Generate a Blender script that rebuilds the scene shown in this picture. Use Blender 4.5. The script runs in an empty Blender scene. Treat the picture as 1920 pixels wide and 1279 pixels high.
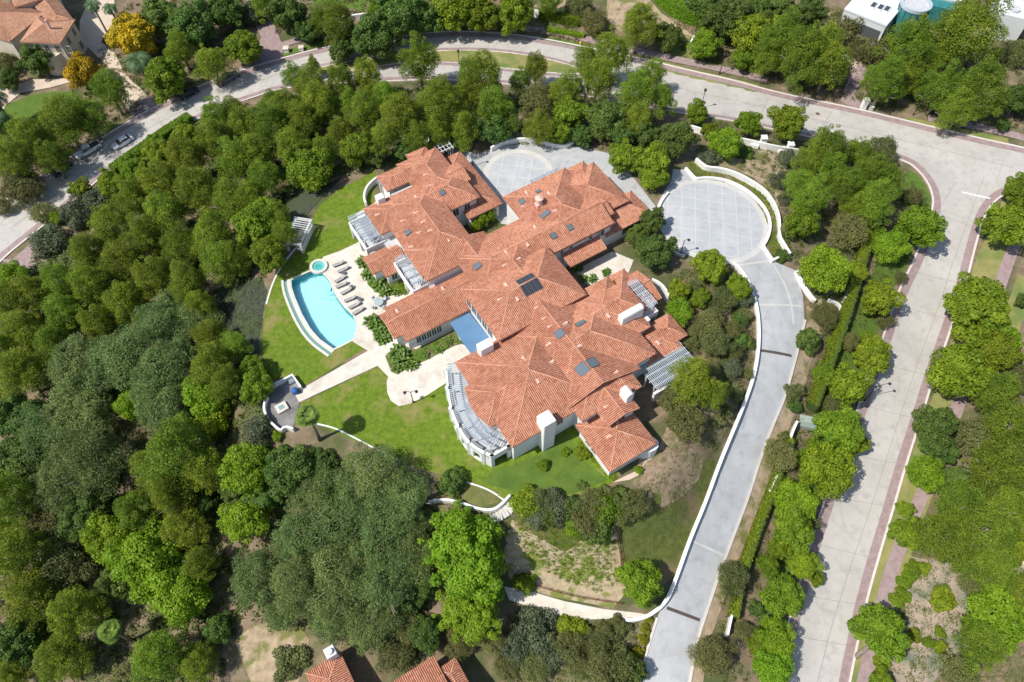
import bpy, bmesh, math, random
import numpy as np
from mathutils import Vector, Matrix
from mathutils.geometry import delaunay_2d_cdt
random.seed(7)
SC = bpy.context.scene
COL = SC.collection
# ------------------------------------------------------------------ camera
F = 1400.; TH = math.radians(32.); ROLL = math.radians(-1.); CZ = 100.
cam = bpy.data.cameras.new('camera'); co = bpy.data.objects.new('camera', cam); COL.objects.link(co)
co.location = (0, 0, CZ)
co.rotation_euler = (Matrix.Rotation(TH, 3, 'X') @ Matrix.Rotation(ROLL, 3, 'Z')).to_euler()
cam.sensor_width = 36.; cam.lens = F*36/1920; cam.clip_start = 1; cam.clip_end = 3000
SC.camera = co
# ------------------------------------------------------------------ sky and sun
SUN_EL = math.radians(55); SUN_AZ = math.radians(24)     # shadows run towards SUN_AZ (from +X, towards +Y)
w = bpy.data.worlds.new('World'); SC.world = w; w.use_nodes = True
nt = w.node_tree; bg = nt.nodes['Background']
sky = nt.nodes.new('ShaderNodeTexSky'); sky.sky_type = 'NISHITA'; sky.sun_disc = False
sky.sun_elevation = SUN_EL; sky.sun_rotation = math.radians(246)
nt.links.new(sky.outputs[0], bg.inputs[0]); bg.inputs[1].default_value = 0.125
sl = bpy.data.lights.new('sun', 'SUN'); sl.energy = 4.5; sl.angle = math.radians(.5); sl.color = (1, .955, .88)
so = bpy.data.objects.new('sun', sl); COL.objects.link(so); so.location = (-60, -30, 120)
so.rotation_euler = Vector((math.cos(SUN_AZ)*math.cos(SUN_EL), math.sin(SUN_AZ)*math.cos(SUN_EL), -math.sin(SUN_EL))).to_track_quat('-Z', 'Y').to_euler()
SC.view_settings.view_transform = 'Standard'; SC.view_settings.look = 'None'
SC.view_settings.exposure = .2; SC.view_settings.gamma = 1
SC.cycles.max_bounces = 5; SC.cycles.diffuse_bounces = 3; SC.cycles.transparent_max_bounces = 6
# ------------------------------------------------------------------ photo pixel <-> world (authoring aid)
_c, _s = math.cos(TH), math.sin(TH); _cr, _sr = math.cos(ROLL), math.sin(ROLL)
RA = (_cr, _sr*_c, _sr*_s); UA = (-_sr, _cr*_c, _cr*_s); FA = (0, _s, -_c)
def P(px, py, z=0.):
    x = (px-960)/F; y = -(py-639.5)/F
    d = [FA[i]+x*RA[i]+y*UA[i] for i in range(3)]
    t = (z-CZ)/d[2]
    return (t*d[0], t*d[1], z)
def depth(p): return p[1]*FA[1]+(p[2]-CZ)*FA[2]
AX = math.radians(31.); CA, SA = math.cos(AX), math.sin(AX)
O = P(960, 640, 0)
def W(a, b, z=0.): return (O[0]+a*CA+b*SA, O[1]+a*SA-b*CA, z)
def toAB(p):
    x = p[0]-O[0]; y = p[1]-O[1]; return x*CA+y*SA, x*SA-y*CA
# ------------------------------------------------------------------ terrain height
CTRL = [(30,430,-10),(150,330,-10),(250,260,-10),(400,170,-9.5),(560,110,-9),(700,110,-9),(850,90,-9),(1050,95,-9),(1250,150,-9),(1500,205,-9),
 (1750,270,-9),(1880,320,-9),(1740,480,-9.5),(1700,650,-11),(1640,850,-13),(1580,1000,-14.5),(1530,1200,-16.5),(1900,700,-10),(1900,500,-9),(1870,1200,-16),(1800,950,-13),
 (1330,400,-.6),(1280,330,-.4),(1450,520,-1.4),(1460,650,-3),(1440,760,-4.8),(1385,900,-7.3),(1325,1040,-9.6),(1275,1200,-12),(1240,1279,-13),
 (200,700,-11),(100,1000,-15),(300,1200,-18),(600,1000,-9),(800,1050,-8),(700,1200,-12),(1000,1135,-10),(1150,1150,-10.3),(1100,1230,-12.5),(1080,1020,-5),(900,1000,-5),
 (430,600,-4),(250,500,-8),(440,420,-5),(380,300,-7.5),(600,220,-6),(900,200,-5.5),(1150,220,-5),(1300,262,-4),(1420,300,-2.5),(1550,400,-4.5),(1600,600,-6.8),(1555,750,-9),
 (1480,950,-12),(60,60,-8),(1300,20,-6),(1700,20,-6),(800,10,-7),(400,20,-8),(640,1260,-12.5),(830,1260,-12.5),(1200,1000,-4.5),(1260,880,-4),(1360,640,-2.2),(1330,760,-2.6),
 (30,700,-12),(30,1250,-20),(500,900,-5),(430,780,-5),(350,900,-10),(480,1180,-14),(1400,480,-1),(1750,1279,-17)]
cp = np.array([P(*c) for c in CTRL])
far = [(x, y, -12.) for x, y in ((-220,-120),(0,-130),(220,-120),(-240,100),(260,100),(-240,300),(0,300),(260,300))]
cp = np.vstack([cp, np.array(far)])
def tps(d2): return np.where(d2 > 1e-9, .5*d2*np.log(np.maximum(d2, 1e-9)), 0)
n_ = len(cp); S_ = 50.
xy = cp[:, :2]/S_
K_ = tps(((xy[:, None]-xy[None])**2).sum(-1)) + np.eye(n_)*.02
Pm = np.hstack([np.ones((n_, 1)), xy])
Am = np.zeros((n_+3, n_+3)); Am[:n_, :n_] = K_; Am[:n_, n_:] = Pm; Am[n_:, :n_] = Pm.T
sol = np.linalg.solve(Am, np.concatenate([cp[:, 2], np.zeros(3)]))
PAD = [(700,305),(640,345),(590,385),(556,420),(530,500),(505,560),(490,620),(496,690),(497,745),(500,800),(550,815),(600,800),(690,838),(745,865),(840,895),(945,930),
 (1010,935),(1100,930),(1150,908),(1215,880),(1262,800),(1300,735),(1312,680),(1300,620),(1290,570),(1262,520),(1250,440),(1235,400),(1215,350),(1180,300),(1120,275),(1000,262),(930,272),(860,262),(800,262)]
pad = np.array([P(x, y, 0)[:2] for x, y in PAD])
def poly_dist(px_, py_, poly):
    """signed distance (outside > 0), vectorised"""
    d = np.full(px_.shape, 1e9); ins = np.zeros(px_.shape, bool); n = len(poly)
    for i in range(n):
        x0, y0 = poly[i]; x1, y1 = poly[(i+1) % n]
        ex, ey = x1-x0, y1-y0
        t = np.clip(((px_-x0)*ex+(py_-y0)*ey)/(ex*ex+ey*ey+1e-12), 0, 1)
        d = np.minimum(d, np.hypot(px_-x0-t*ex, py_-y0-t*ey))
        c = ((y0 > py_) != (y1 > py_)) & (px_ < (x1-x0)*(py_-y0)/(y1-y0+1e-12)+x0)
        ins ^= c
    return np.where(ins, -d, d)
def hraw(x, y):
    x = np.asarray(x, float); y = np.asarray(y, float); sh = x.shape; x = x.ravel(); y = y.ravel()
    q = np.stack([x, y], 1)/S_; z = np.zeros(len(x))
    for i in range(0, len(x), 20000):
        qq = q[i:i+20000]
        z[i:i+20000] = tps(((qq[:, None]-xy[None])**2).sum(-1))@sol[:n_] + sol[n_] + qq@sol[n_+1:]
    z = np.clip(z, -24, 1)
    d = poly_dist(x, y, pad); t = np.clip(d/9., 0, 1); t = t*t*(3-2*t)
    return (z*t).reshape(sh)
GX0, GY0, GS, GNX, GNY = -225., -105., 1.5, 300, 290
gx = GX0+np.arange(GNX+1)*GS; gy = GY0+np.arange(GNY+1)*GS
GXX, GYY = np.meshgrid(gx, gy); GZ = hraw(GXX, GYY)
def hg(x, y):
    fx = min(max((x-GX0)/GS, 0), GNX-.001); fy = min(max((y-GY0)/GS, 0), GNY-.001)
    i = int(fx); j = int(fy); u = fx-i; v = fy-j
    a, b, c, d = GZ[j, i], GZ[j, i+1], GZ[j+1, i+1], GZ[j+1, i]
    if u >= v: return float(a+(b-a)*u+(c-b)*v)
    return float(a+(c-d)*u+(d-a)*v)
def G(px, py, dz=0.):
    """point of the terrain seen at a photo pixel"""
    z = 2.; p = P(px, py, z)
    while z > -30:
        z2 = z-.5; q = P(px, py, z2)
        if q[2] <= hg(q[0], q[1])+dz:
            lo, hi = z2, z
            for _ in range(10):
                m = (lo+hi)/2; q = P(px, py, m)
                if m <= hg(q[0], q[1])+dz: lo = m
                else: hi = m
            return (q[0], q[1], hg(q[0], q[1])+dz)
        z = z2
    return p
# ------------------------------------------------------------------ object helpers
def tag(o, label=None, cat=None, group=None, kind=None):
    if label: o['label'] = label
    if cat: o['category'] = cat
    if group: o['group'] = group
    if kind: o['kind'] = kind
    return o
def empty(name, loc, label, cat, group=None, rz=0., sc=1.):
    o = bpy.data.objects.new(name, None); COL.objects.link(o); o.location = loc; o.rotation_euler[2] = rz; o.scale = (sc, sc, sc)
    o.empty_display_size = .3
    return tag(o, label, cat, group)
WROOT = {}      # things whose parts are modelled in world coordinates
def wroot(o):
    WROOT[o.name] = Matrix.LocRotScale(o.location, o.rotation_euler, o.scale).inverted(); return o
class MB:
    def __init__(s): s.v = []; s.f = []; s.m = []; s.uv = []
    def poly(s, pts, mi=0, uv=None):
        n = len(s.v); s.v += [tuple(p) for p in pts]; s.f.append(tuple(range(n, n+len(pts)))); s.m.append(mi); s.uv.append(uv or [(0, 0)]*len(pts))
    def mesh(s, pts, faces, mi=0):
        n = len(s.v); s.v += [tuple(p) for p in pts]
        for f in faces: s.f.append(tuple(n+i for i in f)); s.m.append(mi); s.uv.append([(0, 0)]*len(f))
    def box(s, x0, x1, y0, y1, z0, z1, mi=0, T=None):
        p = [(x0,y0,z0),(x1,y0,z0),(x1,y1,z0),(x0,y1,z0),(x0,y0,z1),(x1,y0,z1),(x1,y1,z1),(x0,y1,z1)]
        if T: p = [T(*q) for q in p]
        s.mesh(p, [(0,3,2,1),(4,5,6,7),(0,1,5,4),(1,2,6,5),(2,3,7,6),(3,0,4,7)], mi)
    def bar(s, p, q, w=.1, h=None, mi=0, up=(0,0,1)):
        h = h or w; p = Vector(p); q = Vector(q); d = (q-p)
        if d.length < 1e-6: return
        d.normalize(); u = Vector(up)
        if abs(d.dot(u)) > .98: u = Vector((1,0,0))
        r = d.cross(u).normalized(); u = r.cross(d)
        pts = [x+r*(sx*w/2)+u*(sy*h/2) for x in (p, q) for sx, sy in ((-1,-1),(1,-1),(1,1),(-1,1))]
        s.mesh(pts, [(0,1,2,3),(4,7,6,5),(0,4,5,1),(1,5,6,2),(2,6,7,3),(3,7,4,0)], mi)
    def tube(s, pts, rads, n=8, mi=0, cap=True):
        pts = [Vector(p) for p in pts]; rings = []
        for i, p in enumerate(pts):
            d = (pts[min(i+1, len(pts)-1)]-pts[max(i-1, 0)]).normalized()
            u = Vector((0,0,1)) if abs(d.z) < .9 else Vector((1,0,0))
            r = d.cross(u).normalized(); u = r.cross(d)
            rings.append([p+(r*math.cos(2*math.pi*k/n)+u*math.sin(2*math.pi*k/n))*rads[i] for k in range(n)])
        v = [x for r in rings for x in r]; f = []
        for i in range(len(pts)-1):
            for k in range(n): f.append((i*n+k, i*n+(k+1) % n, (i+1)*n+(k+1) % n, (i+1)*n+k))
        if cap: f.append(tuple(range(n))[::-1]); f.append(tuple((len(pts)-1)*n+k for k in range(n)))
        s.mesh(v, f, mi)
    def prism(s, poly, z0, z1, mi=0, mtop=None):
        """vertical prism on a world xy polygon"""
        n = len(poly); v = [(x, y, z0) for x, y in poly]+[(x, y, z1) for x, y in poly]
        s.mesh(v, [(i, (i+1) % n, n+(i+1) % n, n+i) for i in range(n)]+[tuple(range(n))[::-1]], mi)
        s.mesh(v[n:], [tuple(range(n))], mi if mtop is None else mtop)
    def build(s, name, mats, parent=None, smooth=False, recalc=True):
        me = bpy.data.meshes.new(name); me.from_pydata(s.v, [], s.f)
        if not isinstance(mats, (list, tuple)): mats = [mats]
        for m in mats: me.materials.append(m)
        me.polygons.foreach_set('material_index', s.m)
        ul = me.uv_layers.new(name='UVMap'); fl = [c for uv in s.uv for p in uv for c in p]
        ul.data.foreach_set('uv', fl)
        if smooth: me.polygons.foreach_set('use_smooth', [True]*len(s.f))
        if recalc:
            bm = bmesh.new(); bm.from_mesh(me)
            if smooth: bmesh.ops.remove_doubles(bm, verts=bm.verts, dist=1e-5)
            bmesh.ops.recalc_face_normals(bm, faces=bm.faces); bm.to_mesh(me); bm.free()
        me.update()
        o = bpy.data.objects.new(name, me); COL.objects.link(o)
        if parent:
            o.parent = parent
            if parent.name in WROOT: o.matrix_parent_inverse = WROOT[parent.name]
        return o
def kids(o): return [c for c in bpy.data.objects if c.parent == o]
def dup(root, rchildren, loc, rz, sc, label, group):
    r = root.copy(); COL.objects.link(r); r.location = loc; r.rotation_euler = (0, 0, rz); r.scale = (sc, sc, sc) if not isinstance(sc, tuple) else sc
    r['label'] = label
    if group: r['group'] = group
    for ch, subs in rchildren:
        c = ch.copy(); COL.objects.link(c); c.parent = r
        for g in subs:
            d = g.copy(); COL.objects.link(d); d.parent = c
    return r
# ------------------------------------------------------------------ materials
def N(nt, t, **k):
    n = nt.nodes.new('ShaderNode'+t)
    for a, v in k.items(): setattr(n, a, v)
    return n
def mat(name, col, rough=.8, col2=None, scale=1., detail=4, metal=0., bump=0., bscale=None, col3=None, scale3=.15, spec=.3, ramp=(.35, .65), coord='Object', m3=(.45, .62)):
    m = bpy.data.materials.new(name); m.use_nodes = True; nt = m.node_tree; b = nt.nodes['Principled BSDF']
    b.inputs['Roughness'].default_value = rough; b.inputs['Metallic'].default_value = metal; b.inputs['Specular IOR Level'].default_value = spec
    b.inputs['Base Color'].default_value = (*col, 1)
    if col2 or bump or col3: tc = N(nt, 'TexCoord')
    out = None
    if col2:
        no = N(nt, 'TexNoise'); no.inputs['Scale'].default_value = scale; no.inputs['Detail'].default_value = detail; no.inputs['Roughness'].default_value = .65
        nt.links.new(tc.outputs[coord], no.inputs['Vector'])
        r = N(nt, 'ValToRGB'); r.color_ramp.elements[0].position = ramp[0]; r.color_ramp.elements[1].position = ramp[1]
        r.color_ramp.elements[0].color = (*col, 1); r.color_ramp.elements[1].color = (*col2, 1)
        nt.links.new(no.outputs['Fac'], r.inputs[0]); out = r.outputs[0]
    if col3:
        n3 = N(nt, 'TexNoise'); n3.inputs['Scale'].default_value = scale3; n3.inputs['Detail'].default_value = 5; n3.inputs['Roughness'].default_value = .6
        mp = N(nt, 'Mapping'); mp.inputs['Location'].default_value = (37, 11, 5)
        nt.links.new(tc.outputs[coord], mp.inputs[0]); nt.links.new(mp.outputs[0], n3.inputs['Vector'])
        r3 = N(nt, 'ValToRGB'); r3.color_ramp.elements[0].position = m3[0]; r3.color_ramp.elements[1].position = m3[1]
        nt.links.new(n3.outputs['Fac'], r3.inputs[0])
        mx = N(nt, 'MixRGB'); nt.links.new(r3.outputs[0], mx.inputs[0])
        if out: nt.links.new(out, mx.inputs[1])
        else: mx.inputs[1].default_value = (*col, 1)
        mx.inputs[2].default_value = (*col3, 1); out = mx.outputs[0]
    if out: nt.links.new(out, b.inputs['Base Color'])
    if bump:
        bn = N(nt, 'TexNoise'); bn.inputs['Scale'].default_value = bscale or scale*4; bn.inputs['Detail'].default_value = 3
        nt.links.new(tc.outputs[coord], bn.inputs['Vector'])
        bp = N(nt, 'Bump'); bp.inputs['Strength'].default_value = min(bump, 1); bp.inputs['Distance'].default_value = .15*max(bump, .3)
        nt.links.new(bn.outputs['Fac'], bp.inputs['Height']); nt.links.new(bp.outputs[0], b.inputs['Normal'])
    return m
def tile_mat(name, cols):
    m = bpy.data.materials.new(name); m.use_nodes = True; nt = m.node_tree; b = nt.nodes['Principled BSDF']
    uv = N(nt, 'UVMap'); mp = N(nt, 'Mapping'); mp.inputs['Scale'].default_value = (1/.28, 1/.42, 1)
    nt.links.new(uv.outputs[0], mp.inputs[0])
    fl = N(nt, 'VectorMath', operation='FLOOR'); nt.links.new(mp.outputs[0], fl.inputs[0])
    wn = N(nt, 'TexWhiteNoise'); wn.noise_dimensions = '2D'; nt.links.new(fl.outputs[0], wn.inputs['Vector'])
    r = N(nt, 'ValToRGB'); els = r.color_ramp.elements; els[0].color = (*cols[0], 1); els[1].color = (*cols[-1], 1)
    for i, c in enumerate(cols[1:-1]):
        e = els.new((i+1)/(len(cols)-1)); e.color = (*c, 1)
    nt.links.new(wn.outputs['Value'], r.inputs[0])
    tc = N(nt, 'TexCoord'); no = N(nt, 'TexNoise'); no.inputs['Scale'].default_value = .22; no.inputs['Detail'].default_value = 6; no.inputs['Roughness'].default_value = .7
    nt.links.new(tc.outputs['Object'], no.inputs['Vector'])
    r2 = N(nt, 'ValToRGB'); r2.color_ramp.elements[0].position = .35; r2.color_ramp.elements[1].position = .75
    r2.color_ramp.elements[0].color = (1, 1, 1, 1); r2.color_ramp.elements[1].color = (.72, .68, .66, 1)
    nt.links.new(no.outputs['Fac'], r2.inputs[0])
    mx = N(nt, 'MixRGB', blend_type='MULTIPLY'); mx.inputs[0].default_value = 1
    nt.links.new(r.outputs[0], mx.inputs[1]); nt.links.new(r2.outputs[0], mx.inputs[2]); nt.links.new(mx.outputs[0], b.inputs['Base Color'])
    # course edges: each tile laps the one below
    fr = N(nt, 'VectorMath', operation='FRACTION'); nt.links.new(mp.outputs[0], fr.inputs[0])
    sp = N(nt, 'SeparateXYZ'); nt.links.new(fr.outputs[0], sp.inputs[0])
    bp = N(nt, 'Bump'); bp.inputs['Strength'].default_value = .7; bp.inputs['Distance'].default_value = .05
    nt.links.new(sp.outputs['Y'], bp.inputs['Height']); nt.links.new(bp.outputs[0], b.inputs['Normal'])
    b.inputs['Roughness'].default_value = .85; b.inputs['Specular IOR Level'].default_value = .2
    return m
def leaf_mat(name, dark, light, rnd=.25, trans=.3):
    m = bpy.data.materials.new(name); m.use_nodes = True; nt = m.node_tree; b = nt.nodes['Principled BSDF']
    at = N(nt, 'Attribute'); at.attribute_name = 'v'
    mx = N(nt, 'MixRGB'); mx.inputs[1].default_value = (*dark, 1); mx.inputs[2].default_value = (*light, 1)
    nt.links.new(at.outputs['Fac'], mx.inputs[0])
    oi = N(nt, 'ObjectInfo'); mr = N(nt, 'MapRange'); mr.inputs[3].default_value = 1-rnd; mr.inputs[4].default_value = 1+rnd
    nt.links.new(oi.outputs['Random'], mr.inputs[0])
    hr = N(nt, 'MapRange'); hr.inputs[3].default_value = .482; hr.inputs[4].default_value = .518
    ml = N(nt, 'Math', operation='MULTIPLY'); ml.inputs[1].default_value = 7.31; fr = N(nt, 'Math', operation='FRACT')
    nt.links.new(oi.outputs['Random'], ml.inputs[0]); nt.links.new(ml.outputs[0], fr.inputs[0]); nt.links.new(fr.outputs[0], hr.inputs[0])
    hs = N(nt, 'HueSaturation'); nt.links.new(hr.outputs[0], hs.inputs['Hue']); nt.links.new(mr.outputs[0], hs.inputs['Value']); nt.links.new(mx.outputs[0], hs.inputs['Color'])
    nt.links.new(hs.outputs[0], b.inputs['Base Color']); b.inputs['Roughness'].default_value = .55; b.inputs['Specular IOR Level'].default_value = .25
    tr = N(nt, 'BsdfTranslucent'); nt.links.new(hs.outputs[0], tr.inputs[0])
    ms = N(nt, 'MixShader'); ms.inputs[0].default_value = trans
    nt.links.new(b.outputs[0], ms.inputs[1]); nt.links.new(tr.outputs[0], ms.inputs[2]); nt.links.new(ms.outputs[0], nt.nodes['Material Output'].inputs[0])
    return m
def streaks(m):
    # hairline cracks and small dark stains
    nt = m.node_tree; b = nt.nodes['Principled BSDF']; src = b.inputs['Base Color'].links[0].from_socket; tc = N(nt, 'TexCoord')
    no = N(nt, 'TexNoise'); no.inputs['Scale'].default_value = .35; no.inputs['Detail'].default_value = 3; nt.links.new(tc.outputs['Object'], no.inputs['Vector'])
    ad = N(nt, 'MixRGB', blend_type='ADD'); ad.inputs[0].default_value = 2.2; nt.links.new(tc.outputs['Object'], ad.inputs[1]); nt.links.new(no.outputs['Color'], ad.inputs[2])
    vo = N(nt, 'TexVoronoi'); vo.feature = 'DISTANCE_TO_EDGE'; vo.inputs['Scale'].default_value = .06; nt.links.new(ad.outputs[0], vo.inputs['Vector'])
    r = N(nt, 'ValToRGB'); r.color_ramp.elements[0].position = .0; r.color_ramp.elements[1].position = .004; r.color_ramp.elements[0].color = (.86,.85,.83,1); nt.links.new(vo.outputs['Distance'], r.inputs[0])
    n2 = N(nt, 'TexNoise'); n2.inputs['Scale'].default_value = 1.7; n2.inputs['Detail'].default_value = 2; nt.links.new(tc.outputs['Object'], n2.inputs['Vector'])
    r2 = N(nt, 'ValToRGB'); r2.color_ramp.elements[0].position = .70; r2.color_ramp.elements[1].position = .80; r2.color_ramp.elements[0].color = (1,1,1,1); r2.color_ramp.elements[1].color = (.78,.77,.75,1); nt.links.new(n2.outputs['Fac'], r2.inputs[0])
    m1 = N(nt, 'MixRGB', blend_type='MULTIPLY'); m1.inputs[0].default_value = 1; nt.links.new(src, m1.inputs[1]); nt.links.new(r.outputs[0], m1.inputs[2])
    m2 = N(nt, 'MixRGB', blend_type='MULTIPLY'); m2.inputs[0].default_value = 1; nt.links.new(m1.outputs[0], m2.inputs[1]); nt.links.new(r2.outputs[0], m2.inputs[2]); nt.links.new(m2.outputs[0], b.inputs['Base Color'])
M = {}
M['soil'] = mat('soil', (.15,.11,.07), .95, (.26,.195,.13), .6, 9, bump=.6, bscale=1.6, col3=(.085,.10,.035), scale3=.16)
M['dirt'] = mat('dirt', (.42,.33,.22), .95, (.27,.20,.13), .8, 9, bump=.5, bscale=2, col3=(.16,.16,.055), scale3=.35, m3=(.5,.6))
M['bare'] = mat('bare_slope', (.46,.37,.24), .95, (.30,.23,.15), 1.3, 10, bump=.6, bscale=3, col3=(.17,.20,.045), scale3=.45, m3=(.5,.57))
M['road'] = mat('road_concrete', (.415,.388,.35), .9, (.50,.470,.43), .16, 10, bump=.1, bscale=3, col3=(.37,.355,.33), scale3=.7, m3=(.5,.72))
streaks(M['road'])
M['drive'] = mat('drive_concrete', (.385,.39,.39), .85, (.46,.465,.465), .3, 9, bump=.1, bscale=3, col3=(.33,.335,.33), scale3=.6, m3=(.5,.75))
M['court'] = mat('court_slab', (.41,.425,.44), .85, (.47,.485,.50), .25, 8, col3=(.37,.37,.37), scale3=.7, m3=(.5,.75))
M['band'] = mat('pale_band', (.50,.485,.45), .85, (.57,.555,.52), .6, 6)
M['brick'] = mat('paver_brick', (.27,.19,.185), .9, (.35,.27,.26), 1.2, 6)
M['kerb'] = mat('kerb_concrete', (.58,.53,.48), .85, (.66,.61,.56), .8, 5)
M['stone'] = mat('patio_stone', (.60,.55,.465), .85, (.69,.645,.56), .5, 8, col3=(.50,.44,.36), scale3=.35, m3=(.5,.75), bump=.15, bscale=4)
M['lawn'] = mat('lawn_grass', (.080,.142,.010), .95, (.160,.228,.018), 1.3, 10, bump=.9, bscale=5, col3=(.25,.215,.075), scale3=.25, m3=(.53,.69))
M['lawnlush'] = mat('lush_grass', (.07,.125,.018), .95, (.11,.175,.025), .5, 9, bump=.7, bscale=5)
M['verge'] = mat('verge_grass', (.21,.21,.07), .95, (.30,.27,.10), .5, 8, bump=.5, bscale=5, col3=(.14,.19,.05), scale3=.2)
M['joint'] = mat('joint', (.28,.265,.24), .9)
M['sand'] = mat('tan_drive', (.52,.42,.32), .9, (.60,.50,.39), .6, 6)
M['bed'] = mat('bed_soil', (.16,.12,.07), .95, (.24,.18,.11), 1.2, 8, bump=.6, bscale=4, col3=(.09,.15,.02), scale3=.7, m3=(.42,.55))
M['cover'] = mat('ground_cover', (.045,.055,.035), .95, (.085,.095,.065), 2.5, 8, bump=1, bscale=6, col3=(.06,.085,.03), scale3=.2)
M['slope'] = mat('slope_grass', (.070,.095,.018), .95, (.13,.145,.035), 1.2, 8, bump=1, bscale=6, col3=(.20,.14,.08), scale3=.15, m3=(.52,.7))
M['stucco'] = mat('white_stucco', (.72,.71,.68), .9, (.78,.77,.74), .4, 6)
M['wwall'] = mat('garden_wall_white', (.70,.69,.65), .9, (.80,.79,.76), .7, 6)
M['tile'] = tile_mat('clay_tile', [(.50,.21,.125),(.62,.29,.175),(.68,.37,.25),(.63,.30,.19),(.52,.24,.15)])
M['tiletan'] = tile_mat('tan_tile', [(.46,.24,.14),(.58,.33,.21),(.64,.40,.27),(.52,.28,.17)])
M['pan'] = tile_mat('pan_tile_gap_shade', [(.20,.075,.05),(.30,.12,.08),(.25,.10,.065)])  # pan colour darkened to deepen the shade between the ribs
M['cap'] = mat('ridge_mortar', (.50,.23,.145), .85, (.58,.31,.21), 1.5, 5)
M['stone2'] = mat('coping_stone', (.56,.54,.48), .8, (.64,.62,.56), 1.5, 4)
M['glass'] = mat('dark_glass', (.06,.07,.08), .08, spec=.6)
M['glassblue'] = mat('skylight_glass', (.13,.16,.18), .12, spec=.7)
M['panel'] = mat('solar_glass', (.045,.05,.06), .12, spec=.6)
M['frame'] = mat('white_frame', (.62,.63,.62), .5)
M['darkframe'] = mat('dark_frame', (.09,.095,.10), .5)
M['perg'] = mat('pergola_paint', (.38,.44,.49), .6, (.46,.52,.56), 1, 4)
M['vent'] = mat('vent_clay', (.62,.38,.30), .8, (.74,.52,.44), 2, 4)
M['flat'] = mat('flat_roofing', (.46,.47,.48), .8, (.54,.55,.56), 1, 5)
M['blue'] = mat('blue_canvas', (.095,.20,.34), .7, (.12,.235,.38), .4, 5)
M['deck'] = mat('deck_boards', (.14,.13,.125), .8, (.27,.255,.25), .4, 6)
M['metal'] = mat('dark_metal', (.035,.035,.04), .5, metal=.3)
M['bark'] = mat('bark', (.17,.14,.11), .95, (.28,.24,.20), 3, 6)
M['water'] = None
M['poolplaster'] = mat('pool_plaster', (.50,.82,.88), .6, (.56,.86,.91), .3, 4)
M['pooltile'] = mat('pool_wall_tile', (.02,.28,.30), .4)
def flag(m, sc, dark):
    nt = m.node_tree; b = nt.nodes['Principled BSDF']; src = b.inputs['Base Color'].links[0].from_socket
    tc = N(nt, 'TexCoord'); vo = N(nt, 'TexVoronoi'); vo.feature = 'DISTANCE_TO_EDGE'; vo.inputs['Scale'].default_value = sc
    nt.links.new(tc.outputs['Object'], vo.inputs['Vector']); r = N(nt, 'ValToRGB'); r.color_ramp.elements[0].position = .0; r.color_ramp.elements[1].position = .05
    r.color_ramp.elements[0].color = (dark, dark, dark, 1); r.color_ramp.elements[1].color = (1, 1, 1, 1); nt.links.new(vo.outputs['Distance'], r.inputs[0])
    v2 = N(nt, 'TexVoronoi'); v2.inputs['Scale'].default_value = sc; nt.links.new(tc.outputs['Object'], v2.inputs['Vector']); sx = N(nt, 'SeparateColor'); nt.links.new(v2.outputs['Color'], sx.inputs[0])
    mr = N(nt, 'MapRange'); mr.inputs[3].default_value = .94; mr.inputs[4].default_value = 1.03; nt.links.new(sx.outputs[0], mr.inputs[0])
    m1 = N(nt, 'MixRGB', blend_type='MULTIPLY'); m1.inputs[0].default_value = 1; nt.links.new(src, m1.inputs[1]); nt.links.new(r.outputs[0], m1.inputs[2])
    m2 = N(nt, 'MixRGB', blend_type='MULTIPLY'); m2.inputs[0].default_value = 1; nt.links.new(m1.outputs[0], m2.inputs[1]); nt.links.new(mr.outputs[0], m2.inputs[2]); nt.links.new(m2.outputs[0], b.inputs['Base Color'])
flag(M['stone'], 1.5, .88)
def water_mat():
    m = bpy.data.materials.new('pool_water'); m.use_nodes = True; nt = m.node_tree; b = nt.nodes['Principled BSDF']
    b.inputs['Base Color'].default_value = (.62,.93,.96,1); b.inputs['Roughness'].default_value = .04; b.inputs['IOR'].default_value = 1.33
    b.inputs['Transmission Weight'].default_value = 1
    no = N(nt, 'TexNoise'); no.inputs['Scale'].default_value = 1.2; tc = N(nt, 'TexCoord'); nt.links.new(tc.outputs['Object'], no.inputs['Vector'])
    bp = N(nt, 'Bump'); bp.inputs['Strength'].default_value = .15; bp.inputs['Distance'].default_value = .05
    nt.links.new(no.outputs['Fac'], bp.inputs['Height']); nt.links.new(bp.outputs[0], b.inputs['Normal'])
    tr = N(nt, 'BsdfTransparent'); tr.inputs[0].default_value = (.84,.975,.985,1)
    ms = N(nt, 'MixShader'); ms.inputs[0].default_value = .75
    nt.links.new(b.outputs[0], ms.inputs[1]); nt.links.new(tr.outputs[0], ms.inputs[2]); nt.links.new(ms.outputs[0], nt.nodes['Material Output'].inputs[0])
    return m
M['water'] = water_mat()
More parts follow.
